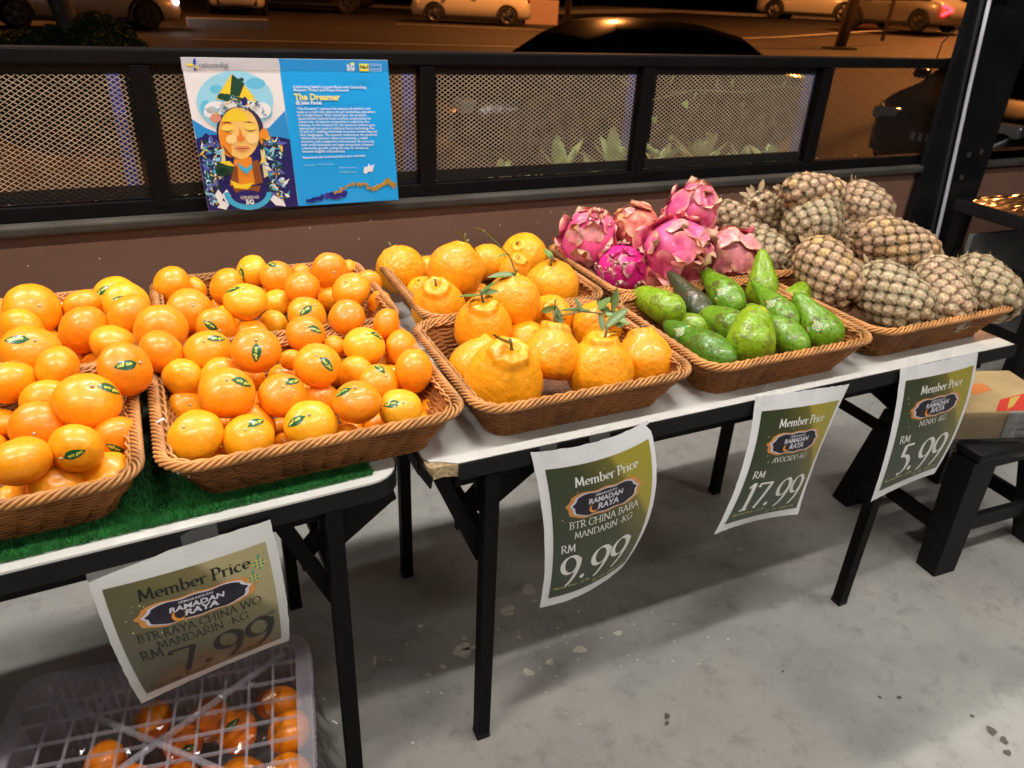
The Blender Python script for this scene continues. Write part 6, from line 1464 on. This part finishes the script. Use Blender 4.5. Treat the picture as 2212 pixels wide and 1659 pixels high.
o = MB().box((3.33, 1.42, .87), (.05, .03, .06), None, .02).build('lime', mat('lime_green', (.35, .6, .03), .4), None, True); o.location = (0, 0, 0); tag(o, 'small bright green fruit on the black rack at the right edge', 'fruit')

# ------------------------------------------------------------------ street: cars, shrub, posts
M['tyre'] = mat('tyre', (.015, .014, .013), .8); M['rim'] = mat('rim', (.13, .125, .12), .35, metal=.8); M['glass_dark'] = mat('car_glass', (.008, .008, .009), .04, spec=.8)
M['bumper'] = mat('bumper', (.015, .015, .015), .5); M['plate'] = mat('plate', (.02, .02, .02), .5); M['plate_ink'] = mat('plate_ink', (.45, .45, .42), .5)
M['tail_lit'] = emit('tail_light_lit', (1, .01, .015), 16); M['head_lit'] = emit('head_light_lit', (.95, .93, 1), 30); M['lamp_clear'] = mat('lamp_clear', (.35, .36, .38), .1); M['lamp_red'] = mat('lamp_red', (.25, .01, .01), .15); M['lamp_amber'] = emit('lamp_amber', (1, .35, .03), 2)
wheel_cache = {}
def car(label, x, y, rz, paint, k=1.18, hk=1.0, head=None, tail=None, wr=.33, plate=None):
    t = thing('parked_car' if not (head or tail) else 'car', label, 'car', (x, y, gz(x, y) if y > 2.5 else 0), rz, 'cars on the street'); t.scale = (k, k, k)
    X = [-2.28, -2.2, -1.95, -1.6, -1.15, -.6, 0, .45, .8, 1.2, 1.6, 1.95, 2.18, 2.28]
    belt = [.60, .80, .93, .96, .96, .95, .94, .93, .92, .88, .83, .76, .66, .50]
    roof = [.61, .82, .97, 1.10, 1.33, 1.44, 1.46, 1.42, 1.28, 1.02, .87, .78, .67, .51]
    hw = [.60, .74, .82, .86, .89, .90, .90, .90, .90, .89, .87, .82, .70, .55]
    rw = [.50, .60, .62, .62, .60, .58, .58, .58, .60, .66, .70, .68, .58, .45]
    bot = [.32, .26, .22, .2, .19, .18, .18, .18, .18, .19, .2, .22, .26, .32]
    V = []; FB = []; FG = []; nr = 13
    for i in range(len(X)):
        b, bl, rf = bot[i], belt[i] * hk, roof[i] * hk
        half = [(0, b), (hw[i] * .85, b), (hw[i] * .98, b + .12), (hw[i], (b + bl) / 2), (hw[i] * .97, bl - .03), (hw[i] * .94, bl), (rw[i] + .04, rf - .05 * (rf > bl + .1)), (rw[i] * .85, rf), (0, rf + .02)]
        ring = half + [(-a, c) for a, c in half[-2:0:-1]]; nr = len(ring)
        for a, c in ring: V.append((X[i], a, c))
    glass = []
    for i in range(len(X) - 1):
        for j in range(nr):
            f = (i * nr + j, i * nr + (j + 1) % nr, (i + 1) * nr + (j + 1) % nr, (i + 1) * nr + j)
            g = (j in (5, nr - 6)) and 3 <= i <= 9 and (roof[i] - belt[i] > .1 or roof[i + 1] - belt[i + 1] > .1)
            g = g or (j in (6, 7, nr - 8, nr - 7) and i in (3, 8))
            (glass if g else FB).append(f)
    FB += [tuple(range(nr))[::-1], tuple(range((len(X) - 1) * nr, len(X) * nr))]
    bd = link('body', npmesh('body', V, FB, paint), t)
    link('window', npmesh('window', V, glass, M['glass_dark'], False), t)
    for wx in (-1.36, 1.38):
        for s in (-1, 1):
            wv_, wf_ = lathe([(wr * .6, -.1), (wr, -.09), (wr, .09), (wr * .62, .1), (wr * .6, .06)], 24)
            w = link('wheel', wheel_cache.setdefault('t', npmesh('wheel', [(a, c, b) for a, b, c in wv_], wf_, M['tyre'])), t, (wx, s * .80, wr))
            if 'r' not in wheel_cache:
                m = MB()
                for q in range(5):
                    a = 2 * PI * q / 5; 
                    for da in (-.13, .13): m.bar((.04 * math.cos(a), 0, .04 * math.sin(a)), (wr * .62 * math.cos(a + da), 0, wr * .62 * math.sin(a + da)), .035, .03, (0, 1, 0))
                v, f = lathe([(.06, -.03), (.06, .03)], 10); m.add([(a, c, b) for a, b, c in v], f); m.tube([(wr * .62 * math.cos(a * PI / 10), 0, wr * .62 * math.sin(a * PI / 10)) for a in range(21)], .018, 5)
                wheel_cache['r'] = m.mesh('rim', M['rim'])
            link('rim', wheel_cache['r'], w, (0, s * .085, 0))
            # dark wheel arch lip
            m = MB(); m.tube([(wx + (wr + .05) * math.cos(a * PI / 12), s * .872, wr + (wr + .05) * math.sin(a * PI / 12)) for a in range(-1, 14)], .045, 6); m.build('wheel_arch', M['bumper'], t)
    for s in (-1, 1):
        MB().box((2.08, s * .60, .66 * hk), (.24, .26, .12), None, .03).build('headlight', (M['head_lit'] if head else M['lamp_clear']), t)
        if tail: 
            m = MB(); m.bar((-2.16, s * .86, .86), (-2.32, s * .50, .72), .06, .08); m.bar((-2.20, s * .84, .56), (-2.32, s * .50, .72), .06, .08); m.build('tail_light', M['tail_lit'], t)
        else: MB().box((-2.12, s * .62, .80 * hk), (.18, .26, .12), None, .03).build('tail_light', M['lamp_red'], t)
        MB().box((.86, s * .98, .98 * hk), (.12, .16, .10), None, .03).build('mirror', paint, t)
        MB().box((0, s * .90, .26), (2.2, .03, .08)).build('side_skirt', M['bumper'], t)
        MB().box((-.1, s * .905, .80 * hk), (.16, .02, .03)).build('door_handle', M['rim'], t)
    MB().box((2.2, 0, .40), (.14, 1.2, .20), None, .03).build('grille', M['bumper'], t)
    if plate:
        g = MB().box((2.285, 0, .50 * 1.0), (.02, .50, .13)).build('number_plate', M['plate'], t)
        for q in range(6): MB().box((2.298, -.19 + q * .076, .50), (.004, .04, .075)).build('plate_character', M['plate_ink'], g)
    return t
paint_black = mat('paint_black', (.010, .010, .011), .24, coat=.8); paint_silver = mat('paint_silver', (.50, .46, .42), .35, metal=.3, coat=.6); paint_white = mat('paint_white', (.62, .60, .55), .3, coat=.6); paint_grey = mat('paint_grey', (.22, .21, .21), .35, metal=.3, coat=.5)
car('black car parked beside the shop, its roof rising over the railing', 5.75, 9.0, R(180), paint_black, hk=.96)
car('black car seen nose on through the mesh beside the column', 10.9, 6.7, R(192), paint_black, plate=True)
car('silver car with headlights on, passing behind the round shrub', -1.15, 21.0, R(11), paint_silver, head=True, k=.93)
car('pale car parked side on across the road', 11.5, 28.9, R(159), paint_white, k=.97, hk=1.08)
car('grey car with chevron tail lights glowing red, waiting at the right', 25.75, 21.8, R(92), paint_grey, tail=True, k=1.0)
car('far white car facing the shop on the other side of the road', 3.6, 32.5, R(-97), paint_white, k=1.1, hk=1.15)
car('far pale car with red tail lights behind the lamp post', 30.5, 31, R(120), paint_white, tail=True, k=1.2)
car('dark van parked beyond the pale car', 6.6, 36, R(170), paint_black, k=1.3, hk=1.25)
# kerb blocks by the cars
o = MB().box((2.2, 22.6, .36), (2.0, .5, .3)).build('kerb_block', M['planter']); tag(o, 'low concrete kerb block in front of the silver car', 'kerb')
t = thing('concrete_block', 'pale pinkish concrete block beside the pale car', 'block', (15.0, 30.1, .3), R(-15)); MB().box((0, 0, .45), (1.35, .6, .9), None, .03).build('block', mat('block_pink', (.42, .30, .26), .8), t)
# round shrub with a trunk
M['shrub'] = mat('shrub_leaf', (.045, .085, .02), .6, vary=.3, noise_scale=3, noise_amt=.4)
t = thing('round_shrub', 'low round dark green shrub around a thin tree at the upper left', 'shrub', (-.72, 12.2, -.35))
rg = np.random.default_rng(5); n = 30000
d = rg.normal(size=(n, 3)); d /= np.linalg.norm(d, axis=1)[:, None]; rad = rg.uniform(.72, 1.0, n) ** .5
c = d * rad[:, None] * np.array([1.28, 1.0, 1.22]); c[:, 2] = np.abs(c[:, 2]); c *= (1 + .07 * np.sin(c[:, [0]] * 5) + .06 * np.sin(c[:, [1]] * 7 + 1))
a = rg.normal(size=(n, 3)); a /= np.linalg.norm(a, axis=1)[:, None]; b2 = np.cross(a, rg.normal(size=(n, 3))); b2 /= np.linalg.norm(b2, axis=1)[:, None]
V = np.stack([c - a * .035, c + b2 * .016, c + a * .035, c - b2 * .016], 1).reshape(-1, 3)
o = link('foliage', npmesh('foliage', V, np.arange(4 * n).reshape(n, 4), M['shrub'], False), t); o['kind'] = 'stuff'
MB().tube([(.0, 0, 0), (-.08, 0, 1.2), (-.28, 0, 2.2), (-.5, 0, 3.6)], [.16, .14, .13, .11], 10).build('trunk', mat('bark', (.12, .10, .08), .9, noise_scale=12, noise_amt=.3), t, True)
# posts on the pavement
M['post_brown'] = mat('post_brown', (.10, .07, .05), .6, noise_scale=6, noise_amt=.25)
t = thing('street_post', 'thick brown street post on a dark base plate, right of the black car', 'post', (19.3, 18.3, .28)); MB().tube([(0, 0, 0), (.35, 0, 3), (.8, 0, 6)], .17, 10).build('pole', M['post_brown'], t, True); MB().box((0, 0, .05), (.95, .5, .12), None, .02).build('base_plate', M['bumper'], t)
t = thing('sign_pole', 'thin brown pole standing right of the thick street post', 'post', (21.7, 18.9, .55)); MB().tube([(0, 0, 0), (.4, 0, 5)], .06, 8).build('pole', M['post_brown'], t, True)
for (x, y) in ((24, 48), (26.5, 47), (21, 50)): 
    t = thing('thin_pole', 'thin dark pole far across the street, %s' % {24: 'the middle one', 26.5: 'rightmost', 21: 'leftmost'}[x], 'post', (x, y, gz(x, y)), 0, 'thin poles far across the street'); MB().tube([(0, 0, 0), (0, 0, 4)], .05, 8).build('pole', M['post_brown'], t, True)
M['sodium'] = emit('sodium_lamp', (1, .42, .08), 60)
def street_lamp(x, y, e, label, h=7.5):
    t = thing('street_lamp', label, 'street lamp', (x, y, gz(x, y)), 0, 'orange street lamps')
    MB().tube([(0, 0, 0), (0, 0, h), (.0, -.4, h + .5), (0, -1.4, h + .6)], [.11, .08, .06, .05], 10).build('pole', M['post_brown'], t, True)
    MB().box((0, -1.6, h + .6), (.35, .7, .14), None, .03).build('lamp_head', M['bumper'], t)
    MB().box((0, -1.6, h + .52), (.25, .5, .03)).build('lamp_glass', M['sodium'], t)
    l = bpy.data.lights.new('sodium_lamp', 'AREA'); l.shape = 'DISK'; l.size = .4; l.energy = e; l.color = (1, .33, .075)
    link('sodium_lamp', l, t, (0, -1.6, h + .48))
street_lamp(-6, 27, 900, 'orange street lamp beyond the upper left of the road')
street_lamp(13.5, 25, 1300, 'orange street lamp over the road by the pale car')
street_lamp(27, 20, 2500, 'orange street lamp over the right hand lane')
street_lamp(19.0, 14.0, 900, 'orange street lamp near the parked black cars', 6)
